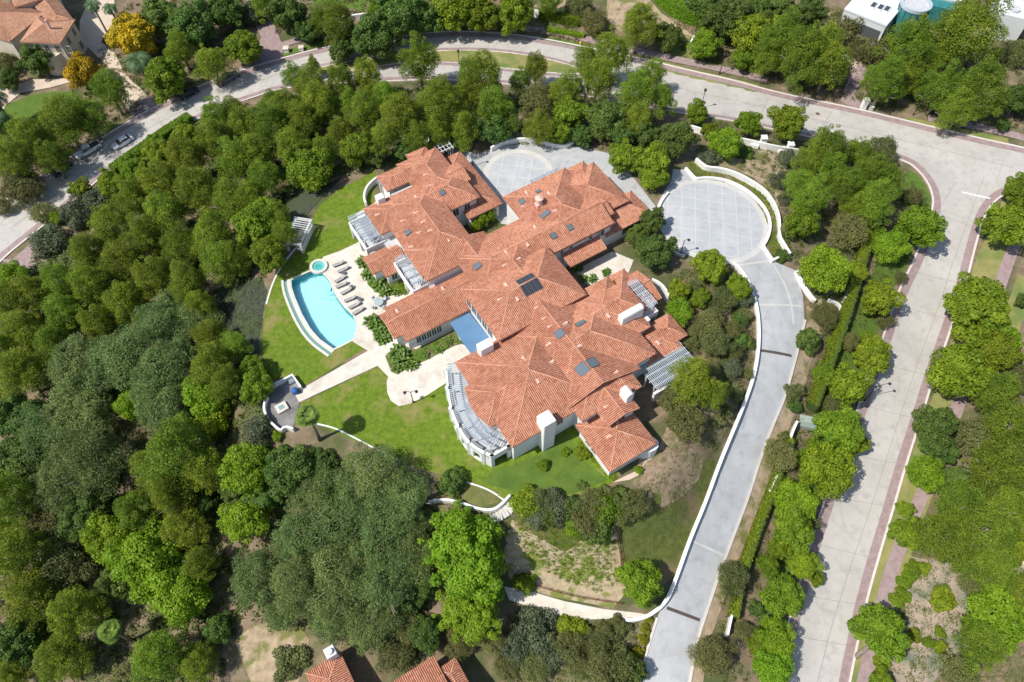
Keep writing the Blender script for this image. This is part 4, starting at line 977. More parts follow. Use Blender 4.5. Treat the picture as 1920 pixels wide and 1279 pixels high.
# kind: shape, clumps, leaves, leaf size, vertical radius, crown-centre height, material, clump radius, name
KIND = {
 'P': ('cone', 105, 42000, .034, 1.32, 1.6, 'pine', (.09,.22), 'pine_tree', .08),
 'G': ('round', 70, 24000, .052, .85, 1.15, 'round', (.14,.25), 'tree', .09),
 'D': ('round', 70, 24000, .052, .85, 1.1, 'dark', (.14,.25), 'tree', .10),
 'F': ('flat', 120, 52000, .030, .95, 1.05, 'feather', (.10,.20), 'tree', .08),
 'L': ('round', 110, 34000, .040, .9, 1.1, 'lime', (.09,.16), 'tree', .09),
 'l': ('round', 70, 24000, .050, .85, 1.1, 'lime', (.20,.32), 'tree', .09),
 'O': ('round', 62, 22000, .044, .75, .75, 'olive', (.15,.27), 'tree', .07),
 'Y': ('round', 48, 18000, .058, .85, 1.1, 'yellow', (.18,.30), 'tree', .08),
 'B': ('round', 34, 12000, .055, .6, .45, 'blue', (.22,.36), 'shrub', .05),
 'b': ('round', 26, 7000, .085, .7, .5, 'round', (.26,.40), 'shrub', .05),
 'o': ('round', 26, 7000, .080, .6, .42, 'olive', (.26,.40), 'shrub', .05),
 'y': ('round', 22, 5000, .10, .7, .5, 'gold', (.26,.40), 'shrub', .05),
 'd': ('round', 24, 6000, .09, .65, .5, 'dark', (.26,.40), 'shrub', .05),
}
CATS = {'pine_tree': 'pine tree', 'tree': 'tree', 'shrub': 'shrub'}
PROTO = {}
def protos():
    for kd, (shape, ncl, nl, lf, vk, hc, m, clr, nm, r0) in KIND.items():
        PROTO[kd] = []
        for s in range(4 if kd in 'PGDF' else 3 if kd in 'lOB' else 2):
            rng = np.random.default_rng(100*ord(kd)+s)
            q, val = crown_arrays(rng, shape, ncl+s*4, nl, lf, clr, vk, tuft=(kd == 'L'), fuzz=(kd in 'PFO'))
            q = q+np.array([0, 0, hc]); me = leaf_mesh('crown', q, val, LM[m])
            PROTO[kd].append((me, trunk_mb(rng, hc, .75 if kd in 'PFO' else .5, r0, 3 if nm == 'shrub' else 10 if kd in 'PF' else 6), hc, nm))
protos()
TR = []          # (kind, px, py, rpx) read off the photo, with a region key
def T_(region, s):
    for it in s.split():
        k, x, y, r = it[0], *[float(v) for v in it[1:].split(',')]
        TR.append([region, k, x, y, r])
T_('nw', "Y248,65,46 Y152,133,35 D67,112,31 G310,145,44 P205,170,38 P115,222,52 P160,215,42 P60,258,42 P30,300,44 P95,295,36 O40,352,42 D362,48,44 P340,95,30 P397,116,38 G456,88,37 D303,32,42 D420,18,38 B476,25,32 D15,150,22 O12,120,24 P0,230,30 O5,390,20")
T_('n', "D540,28,36 D573,58,24 P635,48,35 P600,40,26 D745,28,50 P712,22,32 D705,75,42 D640,95,24 D668,70,24 G850,25,40 G903,30,36 G966,30,36 O1115,44,28 O1085,12,26 P1030,5,24 P1197,48,40 D1252,68,27 l1322,86,27 D1360,36,42 D1320,12,28 G1412,66,42 G1396,108,24 P1440,110,30 D790,40,34 P500,5,30")
T_('ne', "P1466,75,46 P1502,112,46 P1552,125,40 P1540,92,44 D1465,30,34 D1515,28,30 O1580,60,40 O1610,92,24 D1425,25,30 O1645,94,30 P1702,98,45 P1810,62,62 P1656,160,37 P1702,150,30 P1765,168,40 P1832,172,48 P1790,206,34 D1904,192,28 O1902,100,26 O1915,28,28 d1682,47,11 P1740,120,34 P1760,80,36 D1880,235,12")
T_('bank', "P785,118,40 P828,206,46 P755,222,42 P905,155,44 P930,205,42 P880,140,26 P870,185,30 P580,162,38 P588,126,16 P550,146,22 P640,158,32 P690,150,32 P508,190,22 P537,202,38 P600,197,38 P685,215,38 P510,240,40 P567,225,36 P655,195,30 P725,185,34 P460,235,40 G670,282,34 G580,315,44 P555,285,40 P640,250,32 P720,262,30 P785,262,32 P820,250,30 P870,240,34 D925,245,30 D700,290,24 P610,285,30 P475,290,40 D765,285,22 D850,262,22")
T_('gate', "P1005,130,28 O1012,185,42 P1065,172,36 G1065,214,34 P1010,235,34 G1046,252,24 P1120,150,42 P1147,107,44 P1100,118,30 P1197,170,50 P1222,140,30 P1242,185,28 D1135,226,38 P1197,228,32 D1207,252,28 D1268,262,37 G1170,292,34 G1222,302,36 G1307,213,24 G1402,232,26 l1360,270,31 B1328,299,19 d1393,285,17 O1352,237,18 D1165,255,24 G1330,245,18 P975,150,24 D1090,255,22 G1225,330,28")
T_('court', "D1222,415,28 D1230,470,38 D1195,440,24 G1332,497,36 G1385,542,24 l1272,585,27 O1330,605,32 O1355,560,28 B1390,560,22 O1340,645,32 B1372,690,20 O1305,620,16 d1385,640,18 P1300,712,50 O1285,790,42 P1335,740,34 O1262,745,30 G1272,545,22 O1300,540,18 o1380,735,16 o1345,790,14 d1385,600,18")
T_('east', "G1477,232,36 P1552,275,46 P1522,297,34 O1655,282,34 P1635,316,40 P1502,345,36 G1502,415,34 l1545,505,45 P1522,372,40 P1585,350,36 P1635,377,46 O1590,432,42 P1662,345,34 O1710,370,22 G1720,427,42 l1670,460,34 G1650,555,38 O1545,592,30 d1515,640,24 G1625,630,14 G1637,667,38 G1585,725,42 G1575,800,46 G1600,832,26 O1462,852,38 l1552,885,50 l1490,937,38 O1520,650,16 o1488,735,18 G1490,990,44 l1507,1055,30 G1470,1120,40 l1455,1195,36 l1450,1255,35 O1372,1085,37 O1335,1230,42 G1440,1060,22 B1478,300,20 B1465,340,20 B1475,372,16 P1560,320,34 P1605,290,30 d1465,480,14 o1470,435,14 d1420,1140,16 G1530,1085,16 P1600,390,30 G1530,840,20 G1560,640,12")
T_('right', "G1890,420,46 G1912,357,30 G1835,572,60 G1868,640,40 D1918,565,14 G1802,697,55 G1865,662,40 D1752,802,42 D1762,838,32 O1827,815,42 P1900,800,50 l1735,887,34 D1795,905,30 P1868,880,58 P1800,945,48 P1890,955,50 G1698,955,16 P1865,740,44 O1910,710,30 G1702,997,30 P1765,1005,52 P1840,1000,58 P1852,1062,48 b1767,1125,22 l1868,1160,56 P1840,1212,48 O1800,1262,36 b1712,1066,14 b1682,1125,13 b1695,1092,12 b1730,1065,12 b1652,1243,14 b1715,1190,12 b1742,1205,11 b1762,1213,12 G1652,1276,22 P1900,1110,40 G1910,1020,40 O1830,1100,30 G1647,1180,47 b1690,1110,10 b1705,1080,12 b1700,1120,9 b1762,1185,10")
T_('south', "d1115,985,30 b990,945,26 B1041,950,28 O1092,972,30 b1131,955,30 O1187,945,26 o1134,922,13 G1199,1093,36 b982,1093,17 b1070,1177,22 O1065,1212,30 O1120,1202,28 B997,1185,38 o1160,1177,18 O1142,1262,44 B1022,1222,34 B970,1215,30 O1100,1240,22 D1180,1255,26 d1075,955,24 B1010,960,24 d1165,940,22 b1198,882,7 d1092,910,8 b1020,872,10 b1060,848,8 b1090,850,12 y1210,1178,8 y1206,1200,9 y1196,1222,10 y1214,1160,7 d850,905,22 B870,640,6")
T_('east', 'd1490,760,14 O1560,760,24 G1545,700,24 O1590,640,20 d1470,820,12 O1520,980,20 G1460,1030,22 G1420,1210,22 O1395,1180,18 G1515,860,24 O1660,600,18 G1610,510,20 O1690,520,14')
T_('court', 'O1290,640,22 O1370,620,24 d1400,640,16 O1375,660,22 O1330,690,20 G1312,560,20 O1400,700,14 o1360,770,14 d1370,560,20 O1395,590,18')
T_('south', 'O1010,935,20 D1030,965,20 b1060,965,20 O1110,940,22 b1150,955,20 O1165,965,22 G1080,985,20 O1000,1250,30 O950,1250,26 O1085,1255,22')
T_('wood', "G150,355,20 O84,402,26 l106,408,14 B180,382,32 B145,402,30 B95,450,32 G345,246,20 G296,278,20 G248,303,22 G350,262,26 G300,292,28 G252,322,28 G210,345,24 P408,226,32 P438,208,26 P405,265,42 P350,302,40 P300,345,42 P445,300,42 P500,335,36 P372,362,42 P430,372,38 P310,402,42 P250,372,38 G482,420,46 P470,372,34 P402,442,42 P340,462,40 P270,442,42 P212,430,42 P230,502,42 P290,522,42 P352,532,38 P412,492,40 G505,478,34 P170,480,40 P180,542,42 P120,532,40 P240,572,42 P60,552,42 l22,520,30 P20,570,36 P130,592,42 P50,622,42 P190,612,38 P108,652,40 P535,440,26 P380,575,30 P445,490,30 P515,400,30 P10,660,36")
T_('lowwood', "F312,612,50 F370,600,36 F165,690,60 F240,680,60 F320,692,60 F312,762,54 F150,772,60 F92,832,50 F180,870,60 F120,902,50 P42,702,44 D30,782,40 D52,862,44 P402,692,44 P400,640,34 l395,742,40 P430,722,34 P345,852,60 P292,882,44 P392,882,40 l400,792,30 l252,762,26 G480,728,28 G476,690,22 P330,932,44 P262,962,40 P440,650,26 P30,940,46 O92,982,44 D160,962,44 P42,1042,50 O120,1062,48 l210,1012,40 l282,1052,54 l342,1112,50 D225,1095,34 P60,1122,50 P150,1152,44 D40,1202,44 P120,1232,44 P310,1232,48 P372,1242,36 P30,1262,34 O255,1272,38 P10,1000,30 D5,870,30 P345,990,40 P380,1060,34 D380,940,26 D410,1180,24")
T_('south_mass', "l472,880,42 D545,882,42 l465,975,38 D500,925,30 F600,932,46 F700,885,50 F760,932,48 F640,972,58 F722,1002,58 F562,1012,50 F490,1092,50 F562,1092,54 F642,1082,58 F722,1092,54 F772,1042,44 F622,1152,46 F702,1172,48 D758,1130,26 O770,1182,30 L875,1045,72 L880,1148,54 L862,1000,44 L895,1095,44 O862,1207,28 O740,1222,34 D800,1190,28 O922,1202,24 o545,1240,26 F530,1150,34 F670,930,44 F590,1050,44 F780,985,34 D625,900,34 D790,1100,24 b520,818,10 B485,810,26 D600,870,26 D440,920,24")
REG = {'nw': 'around the tan house at the top left', 'n': 'beyond the curving street at the top', 'ne': 'beyond the street at the top right', 'bank': 'on the bank behind the mansion, below the curving street',
 'gate': 'between the top street and the two paved courts', 'court': 'between the mansion and the driveway', 'east': 'between the driveway and the right-hand street', 'right': 'right of the right-hand street',
 'south': 'on the slope below the south lawn', 'wood': 'in the wood left of the pool lawn', 'lowwood': 'in the lower left wood', 'south_mass': 'below the deck, at the bottom centre'}
LOOK = {'P': 'tall fluffy yellow-green pine', 'G': 'dense bright green round tree', 'D': 'dark green tree', 'F': 'broad feathery grey-green tree', 'L': 'large lime green tufted tree', 'l': 'bright lime green tree',
 'O': 'dull olive green tree', 'Y': 'golden yellow blossoming tree', 'B': 'low grey-green shrub', 'b': 'small clipped green shrub', 'o': 'small olive shrub', 'y': 'small golden shrub', 'd': 'dark green shrub'}
def ordn(n):
    w1 = ['', 'first', 'second', 'third', 'fourth', 'fifth', 'sixth', 'seventh', 'eighth', 'ninth', 'tenth', 'eleventh', 'twelfth', 'thirteenth', 'fourteenth', 'fifteenth', 'sixteenth', 'seventeenth', 'eighteenth', 'nineteenth', 'twentieth']
    if n <= 20: return w1[n]
    return {2: 'twenty', 3: 'thirty', 4: 'forty'}[n//10]+'-'+w1[n % 10] if n % 10 else {3: 'thirtieth', 4: 'fortieth'}[n//10]
cnt = {}
for i, t in enumerate(TR): cnt.setdefault((t[0], t[1]), []).append(i)
for key, idx in cnt.items():
    idx.sort(key=lambda i: TR[i][2])
    for r, i in enumerate(idx):
        base = LOOK[key[1]]+' '+REG[key[0]]
        if len(idx) == 1: TR[i].append('the only '+base if len(base.split()) < 14 else base)
        elif r == 0: TR[i].append('leftmost '+base)
        elif r == len(idx)-1: TR[i].append('rightmost '+base)
        else: TR[i].append(ordn(r+1)+' from left, '+base)
trng = random.Random(5); used = {}; TREEAT = {}
for reg, k, x, y, r, lab in TR:
    pr = PROTO[k]; j = trng.randrange(len(pr)); me, tmb, hc, nm = pr[j]
    z = -5.; R = r*9e-2
    for _ in range(8):
        p = P(x, y, z+hc*R*.95); z = hg(p[0], p[1]); R = r*depth(p)/F
    sc = R*{'wood':1.02,'lowwood':1.1,'south_mass':1.12,'bank':1.0,'n':1.02,'ne':1.04,'south':1.12,'right':1.0}.get(reg, .93); lab = ' '.join(lab.split()[:16])
    if (k, j) not in used:
        root = empty(nm, (0,0,0), lab, CATS[nm], None); c = bpy.data.objects.new('crown', me); COL.objects.link(c); c.parent = root
        st_ = tmb.build('stem' if nm == 'shrub' else 'trunk', M['bark'], root, smooth=True)
        used[(k, j)] = (root, [(c, []), (st_, [])]); o = root
        root.location = (p[0], p[1], z); root.scale = (sc, sc, sc); root.rotation_euler[2] = trng.uniform(0, 6.28); root['group'] = nm.replace('_', ' ')+'s '+REG[reg]
    else:
        root, ch = used[(k, j)]
        o = dup(root, ch, (p[0], p[1], z), trng.uniform(0, 6.28), (sc*trng.uniform(.95, 1.05), sc*trng.uniform(.95, 1.05), sc*trng.uniform(.9, 1.12)), lab, nm.replace('_', ' ')+'s '+REG[reg])
    TREEAT[(x, y)] = o
# ---- undergrowth: low plants nobody could count, one object
def scatter(name, polys, n, rr, m, seed, avoid=(), leaf=.16, per=26, flat=.6, label=None, cat='undergrowth'):
    rng = np.random.default_rng(seed); Q = []; V = []
    pts = []
    for poly, share in polys:
        wp = [G(x, y)[:2] for x, y in poly]; a = np.array(wp); k = 0
        while k < n*share:
            x = rng.uniform(a[:, 0].min(), a[:, 0].max(), 400); y = rng.uniform(a[:, 1].min(), a[:, 1].max(), 400)
            ok = poly_dist(x, y, a) < 0
            for av in avoid: ok &= poly_dist(x, y, av) > .6
            for u, v_ in zip(x[ok], y[ok]):
                pts.append((u, v_)); k += 1
    for (x, y) in pts:
        r = rng.uniform(*rr); z = hg(x, y); d = rng.normal(size=(per, 3)); d[:, 2] = abs(d[:, 2])*.8; d /= np.linalg.norm(d, axis=1)[:, None]
        pos = np.array([x, y, z])+d*r*np.array([1, 1, flat])*rng.uniform(.4, 1, (per, 1))
        nr = d+rng.normal(0, .5, (per, 3)); nr /= np.linalg.norm(nr, axis=1)[:, None]; t = rng.normal(size=(per, 3)); t -= nr*(t*nr).sum(1)[:, None]; t /= np.linalg.norm(t, axis=1)[:, None]
        b = np.cross(nr, t); s = leaf*rng.uniform(.5, 1.2, (per, 1))
        Q.append(np.stack([pos-t*s, pos-b*s*.6, pos+t*s, pos+b*s*.6], 1)); V.append(np.clip(rng.uniform(0, 1)*.6+rng.uniform(0, .4, per), 0, 1))
    me = leaf_mesh(name, np.concatenate(Q), np.concatenate(V), m); o = bpy.data.objects.new(name, me); COL.objects.link(o)
    return tag(o, label, cat, None, 'stuff')
roadw = np.array(wi+wr[::-1]+wo[::-1]); drvw = np.array([G(*p)[:2] for p in DRV])
WOOD = [(30,505),(95,470),(160,420),(215,330),(330,250),(480,190),(700,165),(960,172),(1230,215),(1235,300),(1180,285),(900,262),(780,290),(640,335),(560,350),(530,390),(540,440),(500,520),(400,535),(395,600),(440,660),(490,740),(500,830),(590,850),(700,850),(830,920),(800,1000),(800,1230),(600,1200),(450,1150),(420,1279),(-40,1279),(-60,700)]
scatter('undergrowth', [(WOOD, 1.)], 5200, (.6,1.5), LM['ground'], 3, avoid=(roadw,), leaf=.26, per=26, label='dark low undergrowth between the trunks of the wood left of the mansion')
scatter('undergrowth', [([(1290,275),(1340,235),(1480,262),(1560,272),(1690,318),(1735,360),(1740,390),(1700,490),(1660,560),(1610,640),(1560,740),(1520,900),(1480,1040),(1440,1180),(1420,1279),(1310,1279),(1350,1130),(1420,960),(1480,800),(1530,650),(1540,560),(1480,480),(1450,400),(1400,330)], 1.)], 1500, (.35,.9), LM['ground'], 4, avoid=(roadw, drvw), leaf=.16, per=24, label='low green undergrowth between the driveway and the right-hand street')
scatter('undergrowth', [([(1255,520),(1340,490),(1400,520),(1418,600),(1405,700),(1350,850),(1300,870),(1265,800),(1310,700),(1300,600)], .5), ([(950,1150),(1200,1165),(1200,1279),(950,1279)], .5)], 1300, (.3,.9), LM['olive'], 6, avoid=(roadw, drvw), leaf=.14, per=22, label='olive ground plants on the slopes beside and below the driveway')
scatter('undergrowth', [([(1180,905),(1200,860),(1235,840),(1250,800),(1280,830),(1320,860),(1310,900),(1280,930),(1240,960),(1215,945),(1200,915)], 1.)], 150, (.15,.4), LM['dry'], 21, leaf=.12, per=24, flat=.4, label='dry brownish ground plants beside the lower gabled wing')
scatter('bed_planting', [([(676,482),(684,505),(692,533),(706,546),(728,552),(748,548),(745,505),(700,490)], .4), ([(700,590),(692,602),(706,636),(714,644),(732,636),(720,602)], .2), ([(726,672),(736,696),(746,700),(765,687),(800,672),(850,646),(860,642),(850,625),(780,660),(748,655)], .4)], 200, (.2,.5), LM['round'], 31, leaf=.11, per=26, label='low green plants filling the beds round the patio', cat='plants')
scatter('weeds', [([(965,950),(1060,960),(1150,990),(1160,1090),(1120,1110),(1040,1080),(985,1040)], 1.)], 800, (.15,.6), LM['pine'], 8, leaf=.10, per=26, flat=.35, label='green weed tufts on the bare slope below the south lawn', cat='weeds')
scatter('undergrowth', [([(-40,240),(-40,-20),(140,-20),(240,10),(420,-20),(470,40),(440,120),(300,190),(200,245),(60,330),(0,370)][3:], .3), ([(560,-20),(1080,-20),(1150,60),(1100,85),(960,58),(820,52),(640,75),(560,80)], .3), ([(1250,-20),(1460,-20),(1700,80),(1960,60),(1960,250),(1750,225),(1600,190),(1440,160),(1280,110)], .4)], 2200, (.5,1.2), LM['ground'], 9, avoid=(roadw,), leaf=.2, per=22, label='low undergrowth beneath the trees beyond the curving street')
scatter('undergrowth', [([(1900,640),(1960,640),(1960,1300),(1640,1300),(1690,1130),(1720,1010),(1770,880)], 1.)], 1300, (.4,1.0), LM['olive'], 10, avoid=(roadw,), leaf=.16, per=22, label='grey-green ground plants on the slope right of the sidewalk')
scatter('ground_cover', [(COVER, 1.)], 700, (.3,.6), LM['blue'], 12, leaf=.09, per=24, flat=.3, label='grey-green creeping ground cover left of the pool lawn', cat='ground cover')
scatter('hedge_planting', [([(1286,302),(1304,330),(1330,338),(1375,345),(1412,370),(1432,400),(1441,425),(1436,455),(1448,488),(1475,478),(1457,445),(1461,420),(1452,385),(1432,357),(1410,342),(1380,325),(1350,315),(1327,316),(1304,298)], 1.)], 420, (.2,.45), LM['lime'], 13, leaf=.09, per=26, label='bright green planting between the two curved white walls', cat='plants')
scatter('climbing_plant', [([(1083,835),(1098,850),(1150,905),(1160,900),(1110,830),(1095,815)], 1.)], 60, (.2,.5), LM['round'], 14, leaf=.1, per=24, label='green climber at the foot of the lower gabled wing', cat='plants')
# ---- palms and broad-leaved plants
def frond_mesh(n, L, droop, w_, seed, leaflets=True, fan=False, stiff=.6, up=.9):
    rng = np.random.default_rng(seed); mb = MB()
    for i in range(n):
        a = 2.39996*i; e0 = up*(1-1.35*i/n)+rng.uniform(-.1, .1); ln = L*rng.uniform(.85, 1.1)
        d = Vector((math.cos(a), math.sin(a), 0)); p = Vector((0,0,0)); e = e0; pts = [p.copy()]; K = 8
        for k in range(K):
            p = p+(d*math.cos(e)+Vector((0,0,math.sin(e))))*ln/K; e -= droop/K*(1+k*.25); pts.append(p.copy())
        side = Vector((-d.y, d.x, 0))
        if fan:
            c = pts[2+i%3]; dr = (pts[K//2]-pts[K//2-1]).normalized()
            for j in range(11):
                t = -1.25+2.5*j/10; v = (dr*math.cos(t)+side*math.sin(t)).normalized(); tip = c+v*ln*.62+Vector((0,0,-.10*ln)); m_ = c+v*ln*.36; s = v.cross(Vector((0,0,1))).normalized()*ln*.06
                mb.poly([c, m_+s, tip, m_-s])
            mb.bar(pts[0], c, .04)
        elif leaflets:
            for k in range(1, K+1):
                for f in (0, .5):
                    q = pts[k-1].lerp(pts[k], f); tdir = (pts[k]-pts[k-1]).normalized(); lw = w_*math.sin(math.pi*min(1, (k+f+.6)/(K+1.3)))**.6
                    for sg in (-1, 1):
                        tip = q+side*sg*lw+tdir*lw*.75+Vector((0,0,-lw*.3)); s = tdir*.05*L**.5
                        mb.poly([q-s, q+s, tip])
            for k in range(K): mb.bar(pts[k], pts[k+1], .05*L**.3*(1-k/K)+.015)
        else:
            for k in range(K):
                w0 = w_*math.sin(math.pi*(k+.05)/(K+.3)); w1 = w_*math.sin(math.pi*(k+1.0)/(K+.3))
                fold = Vector((0,0,.25))
                mb.poly([pts[k], pts[k]+side*w0+fold*w0, pts[k+1]+side*w1+fold*w1, pts[k+1]]); mb.poly([pts[k], pts[k+1], pts[k+1]-side*w1+fold*w1, pts[k]-side*w0+fold*w0])
    return mb
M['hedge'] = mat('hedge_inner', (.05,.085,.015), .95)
PM = mat('palm_leaf', (.045,.095,.03), .5, (.10,.17,.06), 1.5, 3, spec=.4); PM2 = mat('fan_palm_leaf', (.12,.20,.03), .5, (.22,.31,.06), 1.5, 3, spec=.4)
BLM = mat('broad_leaf', (.05,.11,.012), .45, (.13,.21,.025), 1.2, 3, spec=.4)
def palm(px, py, h, L, n, kind, lab, top=True, base=None, group='palm trees'):
    z = -8.
    if base: b = G(*base)
    else:
        for _ in range(8): p = P(px, py, z+h); z = hg(p[0], p[1])
        b = (p[0], p[1], z)
    root = empty('palm_tree', b, lab, 'palm tree', group)
    t = MB(); t.tube([(0,0,-.3), (.05,0,h*.4), (.02,.05,h*.8), (0,0,h)], [.32,.22,.2,.24], 9); t.build('trunk', M['bark'], root, smooth=True)
    f = frond_mesh(n, L, 1.5 if kind != 'fan' else .9, .45*L**.6 if kind != 'fan' else .5, abs(int(px)), fan=(kind == 'fan'))
    f.v = [(v[0], v[1], v[2]+h) for v in f.v]; f.build('crown', PM2 if kind == 'fan' else PM, root, recalc=False)
palm(258, 113, 5.0, 4.2, 44, 'date', 'big date palm with a round crown between the yellow trees')
palm(575, 778, 8.2, 1.75, 30, 'fan', 'fan palm with a tall trunk beside the dark deck')
palm(205, 1182, 7.5, 1.7, 28, 'fan', 'fan palm leaning out of the lower left wood')
palm(172, 8, 11, 2.4, 20, 'slim', 'left slender palm on the tan forecourt at the top left'); palm(205, 14, 10, 2.2, 18, 'slim', 'right slender palm on the tan forecourt at the top left')
palm(-14, 182, 8, 3.6, 32, 'date', 'upper palm at the left edge beside the small lawn'); palm(-12, 222, 8, 3.4, 30, 'date', 'lower palm at the left edge beside the small lawn')
BP = None
def broad(px, py, s, lab):
    global BP
    p = P(px, py, .8*s)
    if BP is None:
        root = empty('broadleaf_plant', (0,0,0), lab, 'plant', 'bird-of-paradise plants round the patio'); ch = []
        for j in range(3):
            f = frond_mesh(15, 1.9, 1.1, .30, 50+j, leaflets=False, up=1.35); dx, dy = ((0,0),(.8,.3),(-.3,.8))[j]
            f.v = [(v[0]+dx, v[1]+dy, v[2]+.1) for v in f.v]; ch.append((f.build('leaf_clump', BLM, root, recalc=False), []))
        root.location = (p[0], p[1], 0); root.scale = (s*.85, s*.85, s); BP = (root, ch)
    else: dup(BP[0], BP[1], (p[0], p[1], 0), px % 6.28, (s*.85, s*.85, s), lab, 'bird-of-paradise plants round the patio')
for x, y, s, lab in ((678,492,.8,'at the small wing corner, uppermost beside the loungers'),(692,512,.9,'below the uppermost clump by the small wing'),(712,528,1.0,'in the bed in front of the small wing'),(724,545,.8,'lowest in the small wing bed'),
    (745,545,.6,'between the balcony and the window'),(700,600,1.0,'at the end of the long pool wing, upper'),(708,620,.9,'at the end of the long pool wing, middle'),(716,636,.8,'at the end of the long pool wing, lowest'),
    (740,660,1.1,'left of the window of the long wing'),(755,672,1.1,'under the window of the long wing, largest clump'),(770,680,.8,'right end of the clump under the long window'),(745,685,.7,'beside the round patio lamp'),
    (800,665,.5,'small, along the foot of the long wing'),(822,655,.5,'small, middle of the foot of the long wing'),(840,640,.5,'small, next to the blue canvas roof'),
    (1072,494,.7,'tallest one beside the porch roof'),(1084,500,.6,'beside the porch post'),(1095,520,.6,'in the shade below the porch'),(1113,522,.6,'on the pale terrace below the porch'),(1135,508,.6,'right end of the pale terrace'),(848,708,.6,'reddish one beside the curved pergola')):
    broad(x, y, s, 'broad-leaved plant '+lab)
bx = None
for i, (x, y, r, nm) in enumerate(((755,536,13,'bright round bush beside the balcony of the pool side'),(885,402,16,'yellow-green bamboo left in the courtyard'),(900,392,15,'yellow-green bamboo at the top of the courtyard'),(905,415,15,'bamboo in the middle of the courtyard'),(918,405,15,'dull green bamboo at the right of the courtyard'),(893,425,13,'lowest bamboo in the courtyard'))):
    k = 'b' if i == 0 else 'l'; root, ch = used.get((k, 0)) or used[(k, 1)]; R = r*100/F; h = 0 if i == 0 else 1.2
    p = P(x, y, R*1.2); o = dup(root, ch, (p[0], p[1], 0), i, (R, R, R*(1 if i == 0 else 1.5)), nm, None)
    if 'group' in o: del o['group']
    if i: o.name = 'bamboo'; o['category'] = 'bamboo'; o['group'] = 'bamboos in the courtyard'
# ---- hedges
def hedge(lab, px, w_, h, m, seed, group='hedges'):
    rng = np.random.default_rng(seed); L = resample(smooth_line([G(*p)[:2] for p in px], 2), .3); Q = []; V = []
    core = MB(); l0 = offset_line(L, -w_/2+.1); l1 = offset_line(L, w_/2-.1)
    for i in range(len(L)-1):
        z0 = hg(*L[i]); z1 = hg(*L[i+1])
        core.mesh([(*l0[i], z0-.2), (*l0[i+1], z1-.2), (*l1[i+1], z1-.2), (*l1[i], z0-.2), (*l0[i], z0+h-.12), (*l0[i+1], z1+h-.12), (*l1[i+1], z1+h-.12), (*l1[i], z0+h-.12)], [(4,5,6,7),(0,1,5,4),(2,3,7,6)]+([(3,0,4,7)] if i == 0 else [])+([(1,2,6,5)] if i == len(L)-2 else []))
    root = empty('hedge', (*L[0], hg(*L[0])), lab, 'hedge', group); wroot(root); core.build('branches', M['hedge'], root)
    nd = int(len(L)*.3*(w_+2*h)*130); i = rng.integers(0, len(L)-1, nd); per = rng.uniform(0, w_+2*h, nd)
    La = np.array(L); d = np.array(L)[np.minimum(i+1, len(L)-1)]-La[i]; d /= np.linalg.norm(d, axis=1)[:, None]+1e-9; nrm = np.stack([-d[:, 1], d[:, 0]], 1)
    s = np.where(per < h, -w_/2, np.where(per > h+w_, w_/2, per-h-w_/2)); zz = np.where(per < h, per, np.where(per > h+w_, w_+2*h-per, h))
    xy_ = La[i]+d*rng.uniform(0, .3, (nd, 1))+nrm*s[:, None]; zb = np.array([hg(*q) for q in xy_]); pos = np.stack([xy_[:, 0], xy_[:, 1], zb+zz], 1)+rng.normal(0, .07, (nd, 3))
    out = np.where((per < h)[:, None], np.concatenate([-nrm, np.zeros((nd, 1))], 1), np.where((per > h+w_)[:, None], np.concatenate([nrm, np.zeros((nd, 1))], 1), np.array([[0, 0, 1.]])))
    nr = out+rng.normal(0, .45, (nd, 3)); nr /= np.linalg.norm(nr, axis=1)[:, None]; t = rng.normal(size=(nd, 3)); t -= nr*(t*nr).sum(1)[:, None]; t /= np.linalg.norm(t, axis=1)[:, None]; b = np.cross(nr, t); sz = .13*rng.uniform(.6, 1.2, (nd, 1))
    me = leaf_mesh('foliage', np.stack([pos-t*sz, pos-b*sz*.7, pos+t*sz, pos+b*sz*.7], 1), rng.uniform(0, 1, nd), m); o = bpy.data.objects.new('foliage', me); COL.objects.link(o); o.parent = root; o.matrix_parent_inverse = WROOT[root.name]
hedge('long dark clipped hedge between the driveway and the right-hand street, upper run', [(1630,425),(1618,470),(1600,530),(1582,590),(1562,650),(1540,710),(1518,770)], 1.7, 2.2, LM['round'], 1)
hedge('long narrow hedge along the white wall right of the lower driveway', [(1478,830),(1445,920),(1420,985),(1400,1040),(1382,1100),(1372,1160)], 1.3, 1.8, LM['round'], 2)
hedge('tall bright clipped hedge curving down the dry slope at the top', [(1225,-15),(1245,10),(1270,30),(1300,42),(1325,46)], 2.4, 3.2, LM['lime'], 3)
hedge('dark clipped hedge under the white wall at the top centre', [(1012,32),(1050,42),(1086,48)], 1.4, 2.0, LM['round'], 4)
hedge('bright green ivy-like hedge along the left street', [(215,325),(260,292),(320,250),(360,225)], 2.2, 1.6, LM['round'], 5)
hedge('low yellow-green hedge strip in front of the top centre wall', [(1025,58),(1060,64),(1095,70)], 1.0, .8, LM['lime'], 6)
